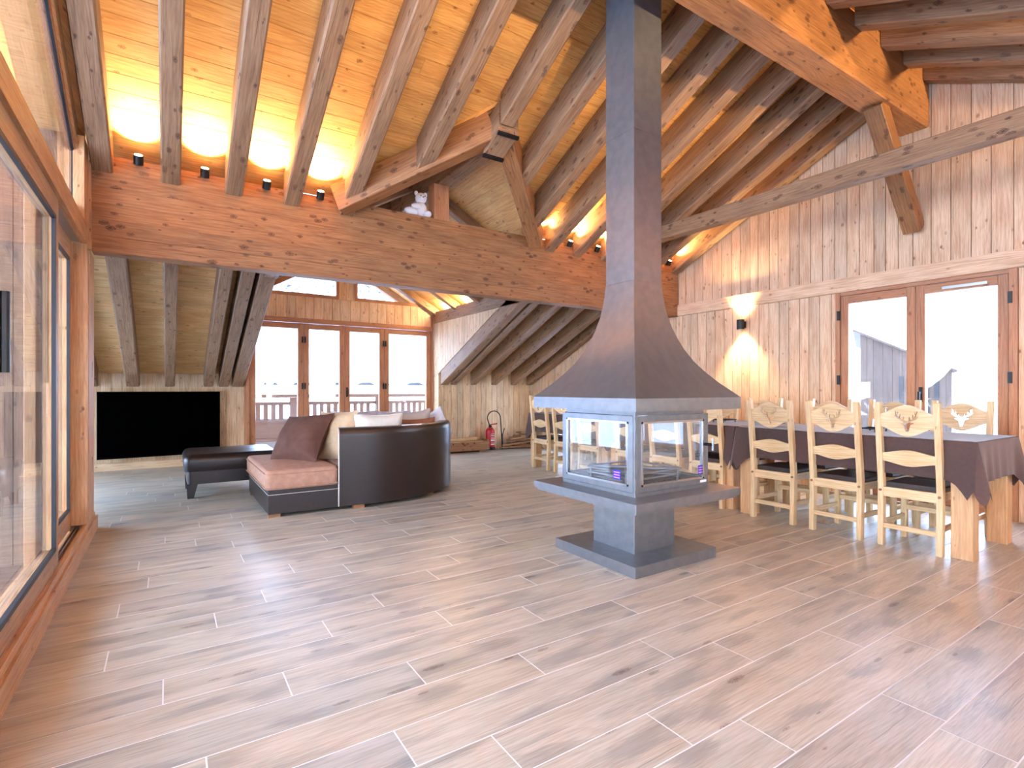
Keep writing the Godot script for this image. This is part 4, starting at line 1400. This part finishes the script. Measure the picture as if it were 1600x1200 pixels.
func build_dining() -> void:
	var spans := [[-2.975, -1.235, "near wooden table beside the french window", "taupe cloth with hanging corners on the table by the french window"], [-4.735, -3.035, "middle wooden table behind the fireplace", "taupe cloth on the middle table behind the fireplace"], [-6.47, -4.795, "far wooden table next to the firewood corner", "taupe cloth on the far table next to the firewood"]]
	for i in 3:
		var q: Array = spans[i]
		var sh := 0.035 * i
		make_table(q[0], q[1], q[2], sh)
		tablecloth(4.468 + sh, 5.322 + sh, q[0] - 0.006, q[1] + 0.006, 0.80, q[3], 0.265)
	var c0 := make_chair()
	var order := ["first", "second", "third", "fourth", "fifth", "sixth", "seventh", "eighth", "ninth"]
	var zs := [-1.60, -2.09, -2.62, -3.32, -3.84, -4.38, -5.10, -5.62, -6.13]
	for side in 2:
		for i in zs.size():
			var c: Node3D = c0 if side == 0 and i == 0 else c0.duplicate()
			if c != c0:
				c.name = numbered("dining_chair")
				add_child(c)
			var z: float = zs[i]
			if side == 0:
				c.position = Vector3(4.635 + [0.0, -0.012, -0.004, 0.03, 0.025, 0.035, 0.06, 0.068, 0.064][i], 0, z)
				c.rotation.y = [0.01, -0.015, 0.02, 0.0, 0.02, -0.02, 0.01, 0.02, -0.02][i]
				c.set_meta("label", "pine stag-head chair, %s from the near table end, its back to the room" % order[i])
			else:
				c.position = Vector3(5.165 + [0.0, 0.015, 0.005, 0.04, 0.05, 0.045, 0.07, 0.085, 0.075][i], 0, z + 0.02)
				c.rotation.y = PI + [0.02, -0.02, 0.0, 0.03, 0.0, -0.02, 0.0, 0.02, 0.0][i]
				c.set_meta("label", "pine stag-head chair on the gable wall side, %s from the near table end" % order[i])
	# wire trivets and a paper on the cloths
	var spots := [[Vector3(4.95, 0.80, -3.45), "dark wire trivet on the middle table, beside the hood's corner"], [Vector3(4.89, 0.80, -2.02), "dark wire trivet on the near table in front of the french window"]]
	for q in spots:
		var t := thing("wire_trivet", q[1], "trivet", "", "wire trivets on the tables", q[0])
		for y in [0.028]:
			var s := Shape.new()
			s.tube([Vector3(-0.11, y, -0.07), Vector3(0.11, y, -0.07), Vector3(0.11, y, 0.07), Vector3(-0.11, y, 0.07)], 0.005, 6, true)
			part("rim", s, M.black, t)
		var bars := Shape.new()
		for k in 5:
			bars.tube([Vector3(-0.08 + 0.04 * k, 0.028, -0.07), Vector3(-0.08 + 0.04 * k, 0.028, 0.07)], 0.0035, 6)
		part("bars", bars, M.black, t)
		for x in [-0.10, 0.10]:
			for z in [-0.06, 0.06]:
				var l := Shape.new()
				l.tube([Vector3(x, 0.0, z), Vector3(x, 0.026, z)], 0.006, 6)
				part("foot", l, M.black, t)
	var bd := Shape.new()
	bd.lathe([Vector2(0.001, 0.0), Vector2(0.10, 0.0), Vector2(0.10, 0.010), Vector2(0.001, 0.012)], Vector3(4.80, 0.80, -2.72), 24)
	var mat_o := part("place_mat", bd, M.linen_taupe)
	tag(mat_o, "flat round mat on the near tablecloth", "mat")
	var fp := Shape.new()
	fp.box(Vector3(4.68, 0.0005, -2.37), Vector3(4.82, 0.006, -2.25), 0)
	var fo := part("floor_outlet", fp, M.chrome)
	tag(fo, "square metal floor outlet cover under the second chair", "outlet cover")
# ------------------------------------------------------------------ sofa, ottoman, cushions
func pillow_shape(w: float, h: float, t: float, sag := 0.0) -> Shape:
	var s := Shape.new()
	var n := 17
	for face in [-1.0, 1.0]:
		var rows := []
		for j in n:
			var v := -1.0 + 2.0 * j / (n - 1)
			var line := PackedVector3Array()
			for i in n:
				var u := -1.0 + 2.0 * i / (n - 1)
				var fat := pow(maxf(0.0, (1.0 - pow(absf(u), 2.5)) * (1.0 - pow(absf(v), 2.5))), 0.58)
				var x := u * w / 2 * (1.0 - 0.10 * (1.0 - v * v) * u * u)
				var y := v * h / 2 * (1.0 - 0.10 * (1.0 - u * u) * v * v)
				y -= sag * (1.0 - u * u) * maxf(0.0, v) * h * 0.3
				var crease := 0.012 * sin(u * 7.0 + v * 3.0) * sin(v * 5.0 - u * 2.0) * fat
				line.append(Vector3(x, y, face * (t / 2 * fat + 0.004) + crease))
			rows.append(line)
		s.grid(rows, false, Vector3(0, 0, -face * 5.0))
	# piped seam
	return s

func cushion(label: String, m: Material, w: float, h: float, t: float, at: Vector3, turn: Vector3, sag := 0.0) -> void:
	var o := thing("cushion", label, "cushion", "", "loose cushions on the sofa", at)
	o.rotation = turn
	part("cover", pillow_shape(w, h, t, sag), m, o)
	var s := Shape.new()
	var path := []
	for i in 48:
		var k := i * 4.0 / 48.0
		var e := int(k)
		var f := -1.0 + 2.0 * (k - e)
		var uv: Vector2 = [Vector2(f, -1), Vector2(1, f), Vector2(-f, 1), Vector2(-1, -f)][e]
		var x := uv.x * w / 2 * (1.0 - 0.10 * (1.0 - uv.y * uv.y) * uv.x * uv.x)
		var y := uv.y * h / 2 * (1.0 - 0.10 * (1.0 - uv.x * uv.x) * uv.y * uv.y)
		y -= sag * (1.0 - uv.x * uv.x) * maxf(0.0, uv.y) * h * 0.3
		path.append(Vector3(x, y, 0))
	s.tube(path, 0.006, 6, true)
	part("piping", s, m, o)

# soft box: rounded top edges, bulging sides
func pad_shape(poly: PackedVector2Array, y0: float, y1: float, round_by: float, crown := 0.02) -> Shape:
	var s := Shape.new()
	var mid := Vector2.ZERO
	for q in poly:
		mid += q / poly.size()
	var rows := []
	var steps := [[0.0, -0.012], [0.0, 0.0], [0.35, 0.008], [0.65, 0.008]]
	var hgt := y1 - y0
	for q in steps:
		rows.append(ring(poly, mid, q[1], y0 + (hgt - round_by) * q[0] / 0.65))
	for k in 6:
		var a := (k + 1) / 6.0 * PI / 2
		rows.append(ring(poly, mid, 0.008 - round_by * (1.0 - cos(a)), y1 - round_by + round_by * sin(a)))
	for k in [0.25, 0.5, 0.75, 0.995]:
		var line := PackedVector3Array()
		var edge: PackedVector3Array = rows[9]
		for e in edge:
			var inward := Vector3(mid.x, y1, mid.y)
			var q := e.lerp(inward, k)
			q.y = y1 + crown * sin(k * PI / 2)
			line.append(q)
		rows.append(line)
	s.grid(rows, true, Vector3(mid.x, (y0 + y1) / 2 - 0.05, mid.y))
	return s

func ring(poly: PackedVector2Array, mid: Vector2, grow: float, y: float) -> PackedVector3Array:
	var line := PackedVector3Array()
	for q in poly:
		var d := (q - mid)
		var k := q + d.normalized() * grow
		line.append(Vector3(k.x, y, k.y))
	return line

func rounded_rect(x0: float, x1: float, z0: float, z1: float, r: float, per := 6) -> PackedVector2Array:
	var out := PackedVector2Array()
	var c := [Vector2(x1 - r, z1 - r), Vector2(x0 + r, z1 - r), Vector2(x0 + r, z0 + r), Vector2(x1 - r, z0 + r)]
	for k in 4:
		for i in per + 1:
			var a := k * PI / 2 + i * PI / 2 / per
			out.append(c[k] + Vector2(cos(a), sin(a)) * r)
		# points along the straight side
		var nxt: Vector2 = c[(k + 1) % 4] + Vector2(cos((k + 1) * PI / 2), sin((k + 1) * PI / 2)) * r
		var last := out[out.size() - 1]
		for i in range(1, 8):
			out.append(last.lerp(nxt, i / 8.0))
	return out

func build_sofa() -> void:
	var f := thing("sofa", "dark brown leather round-backed sofa with an open suede chaise end", "sofa")
	var base := Shape.new()
	base.slab(PackedVector2Array([Vector2(0.745, 5.085), Vector2(1.36, 5.085), Vector2(1.36, 6.40), Vector2(0.745, 6.40)]), Vector3(0, 0.035, 0), Vector3(1, 0, 0), Vector3(0, 0, -1), Vector3(0, 0.215, 0))
	part("chaise_base", base, M.leather, f)
	var stitch := Shape.new()
	for y in [0.205]:
		stitch.box(Vector3(0.742, y, -5.086), Vector3(1.36, y + 0.004, -5.0835), 0)
		stitch.box(Vector3(0.7435, y, -6.40), Vector3(0.7465, y + 0.004, -5.084), 2)
	stitch.box(Vector3(1.352, 0.04, -5.0865), Vector3(1.357, 0.25, -5.0835), 1)
	part("stitching", stitch, M.stitch, f)
	part("seat_pad", pad_shape(rounded_rect(0.725, 1.355, -6.42, -5.075, 0.05), 0.252, 0.425, 0.05, 0.025), M.suede, f)
	var seam := Shape.new()
	for y in [0.268, 0.392]:
		var loop := []
		for e in rounded_rect(0.716, 1.362, -6.43, -5.066, 0.05):
			loop.append(Vector3(e.x, y, e.y))
		seam.tube(loop, 0.005, 6, true)
	part("pad_piping", seam, M.suede, f)
	# round back
	var outer := [Vector2(1.365, -5.075), Vector2(1.62, -5.035), Vector2(1.90, -5.045), Vector2(2.17, -5.115), Vector2(2.42, -5.235), Vector2(2.63, -5.40), Vector2(2.79, -5.60), Vector2(2.90, -5.84), Vector2(2.95, -6.10), Vector2(2.95, -6.45), Vector2(2.93, -6.80)]
	var fine := []
	for i in outer.size() - 1:
		for k in 4:
			var p0: Vector2 = outer[maxi(i - 1, 0)]
			var p3: Vector2 = outer[mini(i + 2, outer.size() - 1)]
			fine.append(outer[i].cubic_interpolate(outer[i + 1], p0, p3, k / 4.0))
	fine.append(outer[outer.size() - 1])
	var rows := []
	for q in [[0.0, 0.04], [0.0, 0.30], [0.0, 0.70], [0.006, 0.752], [0.022, 0.772], [0.05, 0.78], [0.13, 0.78], [0.158, 0.772], [0.174, 0.752], [0.18, 0.70], [0.18, 0.25]]:
		var line := PackedVector3Array()
		for i in fine.size():
			var d: Vector2 = (fine[mini(i + 1, fine.size() - 1)] - fine[maxi(i - 1, 0)]).normalized()
			var inw := Vector2(d.y, -d.x)
			var pnt: Vector2 = fine[i] + inw * q[0]
			line.append(Vector3(pnt.x, q[1], pnt.y))
		rows.append(line)
	var back := Shape.new()
	back.grid(rows)
	for end in [0, fine.size() - 1]:
		var poly := []
		for j in rows.size():
			poly.append(rows[j][end])
		var nn := (poly[3] - poly[0] as Vector3).cross(poly[9] - poly[0] as Vector3).normalized()
		var want: Vector3 = Vector3(-1, 0, 0) if end == 0 else Vector3(0, 0, -1)
		if nn.dot(want) < 0:
			nn = -nn
		for j in range(1, poly.size() - 1):
			back.tri(poly[0], poly[j], poly[j + 1], nn, nn, nn)
	part("curved_back", back, M.leather, f)
	var welt := Shape.new()
	welt.tube([Vector3(1.357, 0.04, -5.072), Vector3(1.357, 0.74, -5.072), Vector3(1.358, 0.772, -5.10)], 0.006, 6)
	part("welt", welt, M.stitch, f)
	var inner := PackedVector2Array()
	for i in range(0, fine.size()):
		var d: Vector2 = (fine[mini(i + 1, fine.size() - 1)] - fine[maxi(i - 1, 0)]).normalized()
		inner.append(fine[i] + Vector2(d.y, -d.x) * 0.182)
	inner.append(Vector2(2.1, -6.82))
	inner.append(Vector2(1.85, -6.5))
	inner.append(Vector2(1.38, -6.2))
	var seat := Shape.new()
	seat.slab(inner, Vector3(0, 0.04, 0), Vector3(1, 0, 0), Vector3(0, 0, 1), Vector3(0, 0.20, 0))
	part("curved_base", seat, M.leather, f)
	var pad := Shape.new()
	pad.slab(inner, Vector3(0, 0.241, 0), Vector3(1, 0, 0), Vector3(0, 0, 1), Vector3(0, 0.18, 0))
	part("curved_seat_pad", pad, M.suede, f)
	for q in [Vector2(0.80, -5.14), Vector2(1.55, -5.10), Vector2(2.40, -5.36), Vector2(2.85, -6.5), Vector2(0.80, -6.33)]:
		var s := Shape.new()
		s.box(Vector3(q.x - 0.05, 0.0, q.y - 0.03), Vector3(q.x + 0.05, 0.038, q.y + 0.03), 0)
		part("foot", s, M.log, f)
	cushion("large dark brown suede cushion leaning on the chaise seat", M.suede_brown, 0.60, 0.56, 0.27, Vector3(1.15, 0.645, -5.70), Vector3(-0.60, -1.0, 0.10))
	cushion("beige linen cushion standing behind the dark brown suede one", M.linen_beige, 0.54, 0.52, 0.18, Vector3(1.47, 0.665, -5.60), Vector3(-0.22, -1.1, 0.05))
	cushion("cream cushion resting behind the middle of the sofa back", M.linen_cream, 0.54, 0.46, 0.16, Vector3(1.86, 0.665, -5.38), Vector3(-0.12, 0.06, 0.0))
	cushion("pale grey cushion at the far side of the sofa, behind the cream one", M.linen_grey, 0.62, 0.46, 0.15, Vector3(1.98, 0.65, -6.62), Vector3(-0.15, 0.1, 0.0))
	cushion("pale grey cushion on the far seat, right of its twin", M.linen_grey, 0.46, 0.44, 0.14, Vector3(2.54, 0.645, -6.74), Vector3(-0.1, -0.1, 0.03))
	cushion("taupe linen cushion tilted near the sofa's round corner", M.linen_taupe, 0.46, 0.46, 0.15, Vector3(2.36, 0.675, -5.72), Vector3(-0.2, -0.55, 0.12))
	cushion("rust brown suede cushion poking over the sofa's round corner", M.suede_rust, 0.42, 0.36, 0.14, Vector3(2.33, 0.645, -5.52), Vector3(-0.2, -0.5, 0.06))
	cushion("white cushion standing on its corner at the sofa's right end", M.linen_grey, 0.36, 0.36, 0.13, Vector3(2.68, 0.70, -5.82), Vector3(-0.1, -0.75, 0.5))
	# ottoman
	var o := thing("ottoman", "dark leather ottoman with tapered legs in front of the television", "ottoman")
	var body := Shape.new()
	body.slab(rounded_rect(0.17, 1.04, -7.22, -6.44, 0.04), Vector3(0, 0.15, 0), Vector3(1, 0, 0), Vector3(0, 0, 1), Vector3(0, 0.145, 0))
	part("body", body, M.leather_black, o)
	part("seat_pad", pad_shape(rounded_rect(0.145, 1.065, -7.245, -6.415, 0.07), 0.285, 0.465, 0.075, 0.02), M.leather_black, o)
	for x in [0.215, 0.99]:
		for z in [-6.49, -7.17]:
			var s := Shape.new()
			var a := 0.05
			var b := 0.028
			var dx := 0.015 if x < 0.5 else -0.015
			for k in 4:
				var t := Basis(Vector3.UP, k * PI / 2)
				var p0 := Vector3(x, 0.15, z) + t * Vector3(-a, 0, a)
				var p1 := Vector3(x, 0.15, z) + t * Vector3(a, 0, a)
				var p2 := Vector3(x - dx, 0, z) + t * Vector3(b, 0, b)
				var p3 := Vector3(x - dx, 0, z) + t * Vector3(-b, 0, b)
				s.quad(p0, p1, p2, p3, t * Vector3(0, 0, 1))
			s.quad(Vector3(x - dx - b, 0, z - b), Vector3(x - dx + b, 0, z - b), Vector3(x - dx + b, 0, z + b), Vector3(x - dx - b, 0, z + b), Vector3.DOWN)
			part("leg", s, M.leather_black, o)

# ------------------------------------------------------------------ small things
func blob(s: Shape, at: Vector3, r: Vector3) -> void:
	var rows := []
	for j in 9:
		var a := -PI / 2 + PI * j / 8.0
		var line := PackedVector3Array()
		for i in 12:
			var b := TAU * i / 12.0
			line.append(at + Vector3(cos(a) * cos(b) * r.x, sin(a) * r.y, cos(a) * sin(b) * r.z))
		rows.append(line)
	s.grid(rows, true, at)

func build_small_things() -> void:
	var tv := thing("television", "large black flat television standing against the low far wall", "television", "", "", Vector3(-0.07, 0.66, -9.13), 0.07)
	var s := Shape.new()
	s.box(Vector3(-0.74, -0.475, -0.03), Vector3(0.74, 0.455, 0.012), 0)
	part("casing", s, M.bezel, tv)
	var sc := Shape.new()
	sc.box(Vector3(-0.73, -0.46, 0.0125), Vector3(0.73, 0.447, 0.0135), 0)
	part("screen", sc, M.screen, tv)
	var mount := Shape.new()
	mount.box(Vector3(-0.2, -0.15, -0.13), Vector3(0.2, 0.15, -0.031), 0)
	part("wall_mount", mount, M.black, tv)
	# fire extinguisher
	var e := thing("fire_extinguisher", "red fire extinguisher with looping black hose by the knee wall", "fire extinguisher", "", "", Vector3(5.125, 0, -8.60))
	var b := Shape.new()
	b.lathe([Vector2(0.001, 0.03), Vector2(0.088, 0.03), Vector2(0.088, 0.33), Vector2(0.082, 0.37), Vector2(0.062, 0.405), Vector2(0.034, 0.425), Vector2(0.001, 0.43)], Vector3.ZERO, 28)
	part("cylinder", b, M.red, e)
	var r := Shape.new()
	r.lathe([Vector2(0.001, 0.0), Vector2(0.092, 0.0), Vector2(0.092, 0.055), Vector2(0.0885, 0.06)], Vector3.ZERO, 28)
	part("base_ring", r, M.black, e)
	var v := Shape.new()
	v.lathe([Vector2(0.03, 0.42), Vector2(0.03, 0.455), Vector2(0.02, 0.47), Vector2(0.001, 0.472)], Vector3.ZERO, 16)
	part("valve", v, M.black, e)
	var lv := Shape.new()
	lv.sweep(Shape.rect(0.03, 0.02, 0.005), Vector3(0.0, 0.475, 0.0), Vector3(0.14, 0.49, 0.02), Vector3(0, 0, 1), Vector3.UP)
	part("lever", lv, M.red, e)
	var hose := []
	for i in 30:
		var t := i / 29.0
		var x := -0.03
		var y := 0.46
		if t < 0.25:
			x = lerpf(-0.02, -0.075, t / 0.25)
			y = lerpf(0.46, 0.60, t / 0.25)
		elif t < 0.65:
			var a := PI - (t - 0.25) / 0.4 * PI
			x = 0.065 + cos(a) * 0.14
			y = 0.60 + sin(a) * 0.135
		else:
			x = lerpf(0.205, 0.235, (t - 0.65) / 0.35)
			y = lerpf(0.60, 0.05, (t - 0.65) / 0.35)
		hose.append(Vector3(x, y, 0.01 + 0.05 * t))
	var hs := Shape.new()
	hs.tube(hose, 0.0105, 8)
	part("hose", hs, M.black, e)
	var nozzle := Shape.new()
	nozzle.tube([Vector3(0.235, 0.0, 0.06), Vector3(0.234, 0.06, 0.06), Vector3(0.232, 0.3, 0.058)], 0.017, 10)
	nozzle.tube([Vector3(0.238, 0.27, 0.06), Vector3(0.285, 0.40, 0.06)], 0.009, 8)
	part("nozzle", nozzle, M.black, e)
	for q in [[0.30, 0.008], [0.265, 0.012], [0.235, 0.006], [0.205, 0.010], [0.17, 0.022], [0.13, 0.008], [0.10, 0.014]]:
		var lb := Shape.new()
		for k in 9:
			var a0 := 0.55 + k * 0.16
			var a1 := a0 + 0.13
			lb.quad(Vector3(cos(a0) * 0.0888, q[0], sin(a0) * 0.0888), Vector3(cos(a1) * 0.0888, q[0], sin(a1) * 0.0888), Vector3(cos(a1) * 0.0888, q[0] + q[1], sin(a1) * 0.0888), Vector3(cos(a0) * 0.0888, q[0] + q[1], sin(a0) * 0.0888), Vector3(cos(a0), 0, sin(a0)))
		part("print_line", lb, M.white, e)
	# wooden trough with boards in it
	var bx := thing("log_trough", "long low orange brown wooden trough beside the fire extinguisher", "trough")
	block("front_board", Vector3(3.95, 0.03, -8.44), Vector3(5.0, 0.19, -8.415), 0, M.log, bx)
	block("rear_board", Vector3(3.95, 0.03, -8.70), Vector3(5.0, 0.19, -8.675), 0, M.log, bx)
	block("bottom_board", Vector3(3.95, 0.03, -8.675), Vector3(5.0, 0.055, -8.44), 0, M.log, bx)
	for x in [3.95, 4.975]:
		block("end_board", Vector3(x, 0.055, -8.675), Vector3(x + 0.025, 0.22, -8.44), 2, M.log, bx)
	for x in [4.05, 4.80]:
		block("runner", Vector3(x, 0.0, -8.69), Vector3(x + 0.10, 0.03, -8.43), 2, M.log, bx)
	for x in [4.25, 4.45, 4.68]:
		var k := Shape.new()
		k.tube([Vector3(x, 0.16, -8.415), Vector3(x, 0.16, -8.409)], 0.012, 10)
		part("peg", k, M.black, bx)
	for q in [[4.02, 0.20, -8.60, 4.80, 0.23, -8.56, "pale split log lying uppermost in the wooden trough"], [4.10, 0.16, -8.50, 4.92, 0.16, -8.53, "pale split log lying along the front of the wooden trough"], [4.05, 0.12, -8.62, 4.85, 0.13, -8.62, "split log at the back of the wooden trough"]]:
		var a := Vector3(q[0], q[1], q[2])
		var z := Vector3(q[3], q[4], q[5])
		var lg := timber("split_log", a, z, 0.09, 0.06, Vector3(0, 0, 1), Vector3.UP, M.chair, null, 0.014)
		tag(lg, q[6], "log", "", "split logs in the trough")
	# heap of kindling in the corner
	for i in 34:
		var layer := i / 9
		var x := 5.50 + 0.075 * (i % 9) + rng.randf_range(-0.03, 0.03) + layer * 0.05
		var y := 0.02 + layer * 0.055 + (i % 9) * 0.006 * layer
		var a := rng.randf_range(-0.35, 0.35)
		var ln := rng.randf_range(0.16, 0.23)
		var dir := Vector3(sin(a + 0.9), rng.randf_range(-0.05, 0.10), cos(a + 0.9)).normalized()
		if i % 3 == 0:
			dir = Vector3(1, rng.randf_range(0.0, 0.15), 0.25 * sin(a * 5)).normalized()
		var mid := Vector3(minf(x, 5.93), y + 0.02, -8.50 + rng.randf_range(-0.04, 0.05))
		var sd := dir.cross(Vector3.UP).normalized()
		var k := timber("kindling_stick", mid - dir * ln, mid + dir * ln, rng.randf_range(0.025, 0.045), rng.randf_range(0.018, 0.03), sd, sd.cross(dir), M.log, null, 0.004, 0.25)
		tag(k, "split kindling stick in the heap between extinguisher and far table", "stick", "", "kindling heap in the corner")
	# plush toy on the purlin
	var p := thing("plush_toy", "small white plush toy slumped on the purlin beside the king post", "plush toy", "", "", Vector3(2.14, 2.93, -5.11))
	var pb := Shape.new()
	blob(pb, Vector3(0.06, 0.085, 0.0), Vector3(0.07, 0.085, 0.06))
	blob(pb, Vector3(-0.055, 0.042, 0.03), Vector3(0.075, 0.042, 0.042))
	blob(pb, Vector3(0.12, 0.035, 0.045), Vector3(0.04, 0.035, 0.06))
	blob(pb, Vector3(0.0, 0.10, 0.045), Vector3(0.06, 0.028, 0.03))
	part("body", pb, M.plush, p)
	var ph := Shape.new()
	blob(ph, Vector3(0.065, 0.205, 0.005), Vector3(0.062, 0.056, 0.055))
	blob(ph, Vector3(0.06, 0.188, 0.055), Vector3(0.028, 0.022, 0.022))
	var hd := part("head", ph, M.plush, p)
	for sx in [-1.0, 1.0]:
		var pe := Shape.new()
		blob(pe, Vector3(0.065 + sx * 0.05, 0.25, 0.0), Vector3(0.022, 0.026, 0.012))
		part("ear", pe, M.plush, hd)
		var ey := Shape.new()
		blob(ey, Vector3(0.065 + sx * 0.022, 0.215, 0.056), Vector3(0.006, 0.006, 0.005))
		part("eye", ey, M.black, hd)
	var no := Shape.new()
	blob(no, Vector3(0.06, 0.196, 0.078), Vector3(0.008, 0.006, 0.005))
	part("nose", no, M.black, hd)

# ------------------------------------------------------------------ lamps
func spot(parent: Node, at: Vector3, towards: Vector3, energy: float, angle: float, size := 0.02) -> void:
	var l := SpotLight3D.new()
	l.name = "lamp_beam"
	parent.add_child(l, true)
	l.position = at
	l.basis = Basis.looking_at(towards.normalized(), Vector3(0.01, 0.02, 1.0).normalized() if absf(towards.normalized().y) > 0.9 else Vector3.UP)
	l.light_color = Color(1.0, 0.86, 0.64)
	l.light_energy = energy
	l.spot_range = 14.0
	l.spot_attenuation = 2.0
	l.spot_angle = angle
	l.spot_angle_attenuation = 0.8
	l.light_size = size
	l.shadow_enabled = true

func uplight(at: Vector3, tilt: Vector3, label: String, energy: float, angle: float) -> void:
	var t := thing("uplight", label, "lamp", "", "black uplights on the beams", at)
	var ax := tilt.normalized()
	var s := Shape.new()
	s.tube([-ax * 0.035, ax * 0.034], 0.033, 18)
	part("lamp_body", s, M.black, t)
	var br := Shape.new()
	br.box(Vector3(-0.012, -0.03, -0.04), Vector3(0.012, -0.006, 0.0), 2)
	part("bracket", br, M.black, t)
	var g := Shape.new()
	g.tube([ax * 0.0345, ax * 0.040], 0.026, 18)
	part("lamp_lens", g, M.lamp_glow, t)
	spot(t, ax * 0.046, tilt, energy, angle)

func build_lamps() -> void:
	var order := ["first", "second", "third", "fourth", "fifth", "sixth", "seventh", "eighth", "ninth"]
	var xs := [-0.19, 0.255, 0.72, 1.17, 3.645, 4.11, 4.56, 5.05, 5.90]
	for i in xs.size():
		uplight(Vector3(xs[i], 2.925, -4.995), Vector3(0, 1, 0.6), "black uplight on the big purlin, %s from the glass wall" % order[i], 1.15, 55.0)
	for i in 7:
		uplight(Vector3(0.2 + 0.95 * i, 2.925, 0.635), Vector3(0, 1, -0.6), "black uplight on the opposite purlin, %s from the glass wall" % order[i], 5.0, 65.0)
	for i in 2:
		var d := thing("puck_light", ["small puck light hidden on the dormer's eave beam, near the window", "small puck light hidden on the dormer's eave beam, nearer the purlin"][i], "lamp", "", "puck lights on the dormer beam", Vector3(4.155, 2.5705, [-8.55, -7.75][i]))
		var b := Shape.new()
		b.lathe([Vector2(0.001, 0.0), Vector2(0.026, 0.0), Vector2(0.026, 0.008), Vector2(0.001, 0.008)], Vector3.ZERO, 16)
		part("lamp_body", b, M.black, d)
		var g := Shape.new()
		g.lathe([Vector2(0.001, 0.0081), Vector2(0.02, 0.0081), Vector2(0.02, 0.011), Vector2(0.001, 0.011)], Vector3.ZERO, 16)
		part("lamp_lens", g, M.lamp_glow, d)
		var l := OmniLight3D.new()
		l.name = "lamp_glow"
		d.add_child(l, true)
		l.position = Vector3(0, 0.02, 0)
		l.light_color = Color(1.0, 0.86, 0.64)
		l.light_energy = 0.25
		l.omni_range = 12.0
		l.omni_attenuation = 2.0
		l.light_size = 0.015
		l.shadow_enabled = true
	# wall lamp
	var t := thing("wall_lamp", "black cylinder wall lamp throwing light up and down the gable wall", "lamp", "", "", Vector3(GABLE_X - 0.085, 1.968, -4.01))
	var s := Shape.new()
	s.lathe([Vector2(0.040, -0.062), Vector2(0.045, -0.062), Vector2(0.045, 0.062), Vector2(0.040, 0.062), Vector2(0.040, -0.062)], Vector3.ZERO, 24)
	part("lamp_body", s, M.black, t)
	var m := Shape.new()
	m.box(Vector3(0.045, -0.04, -0.035), Vector3(0.064, 0.04, 0.035), 1)
	part("wall_plate", m, M.black, t)
	for k in [-1.0, 1.0]:
		var g := Shape.new()
		g.lathe([Vector2(0.001, k * 0.045), Vector2(0.039, k * 0.045), Vector2(0.039, k * 0.050), Vector2(0.001, k * 0.050)], Vector3.ZERO, 20)
		part("lamp_lens", g, M.lamp_glow, t)
		spot(t, Vector3(0.0, k * 0.058, 0), Vector3(0.18, k, 0), 1.2, 46.0)
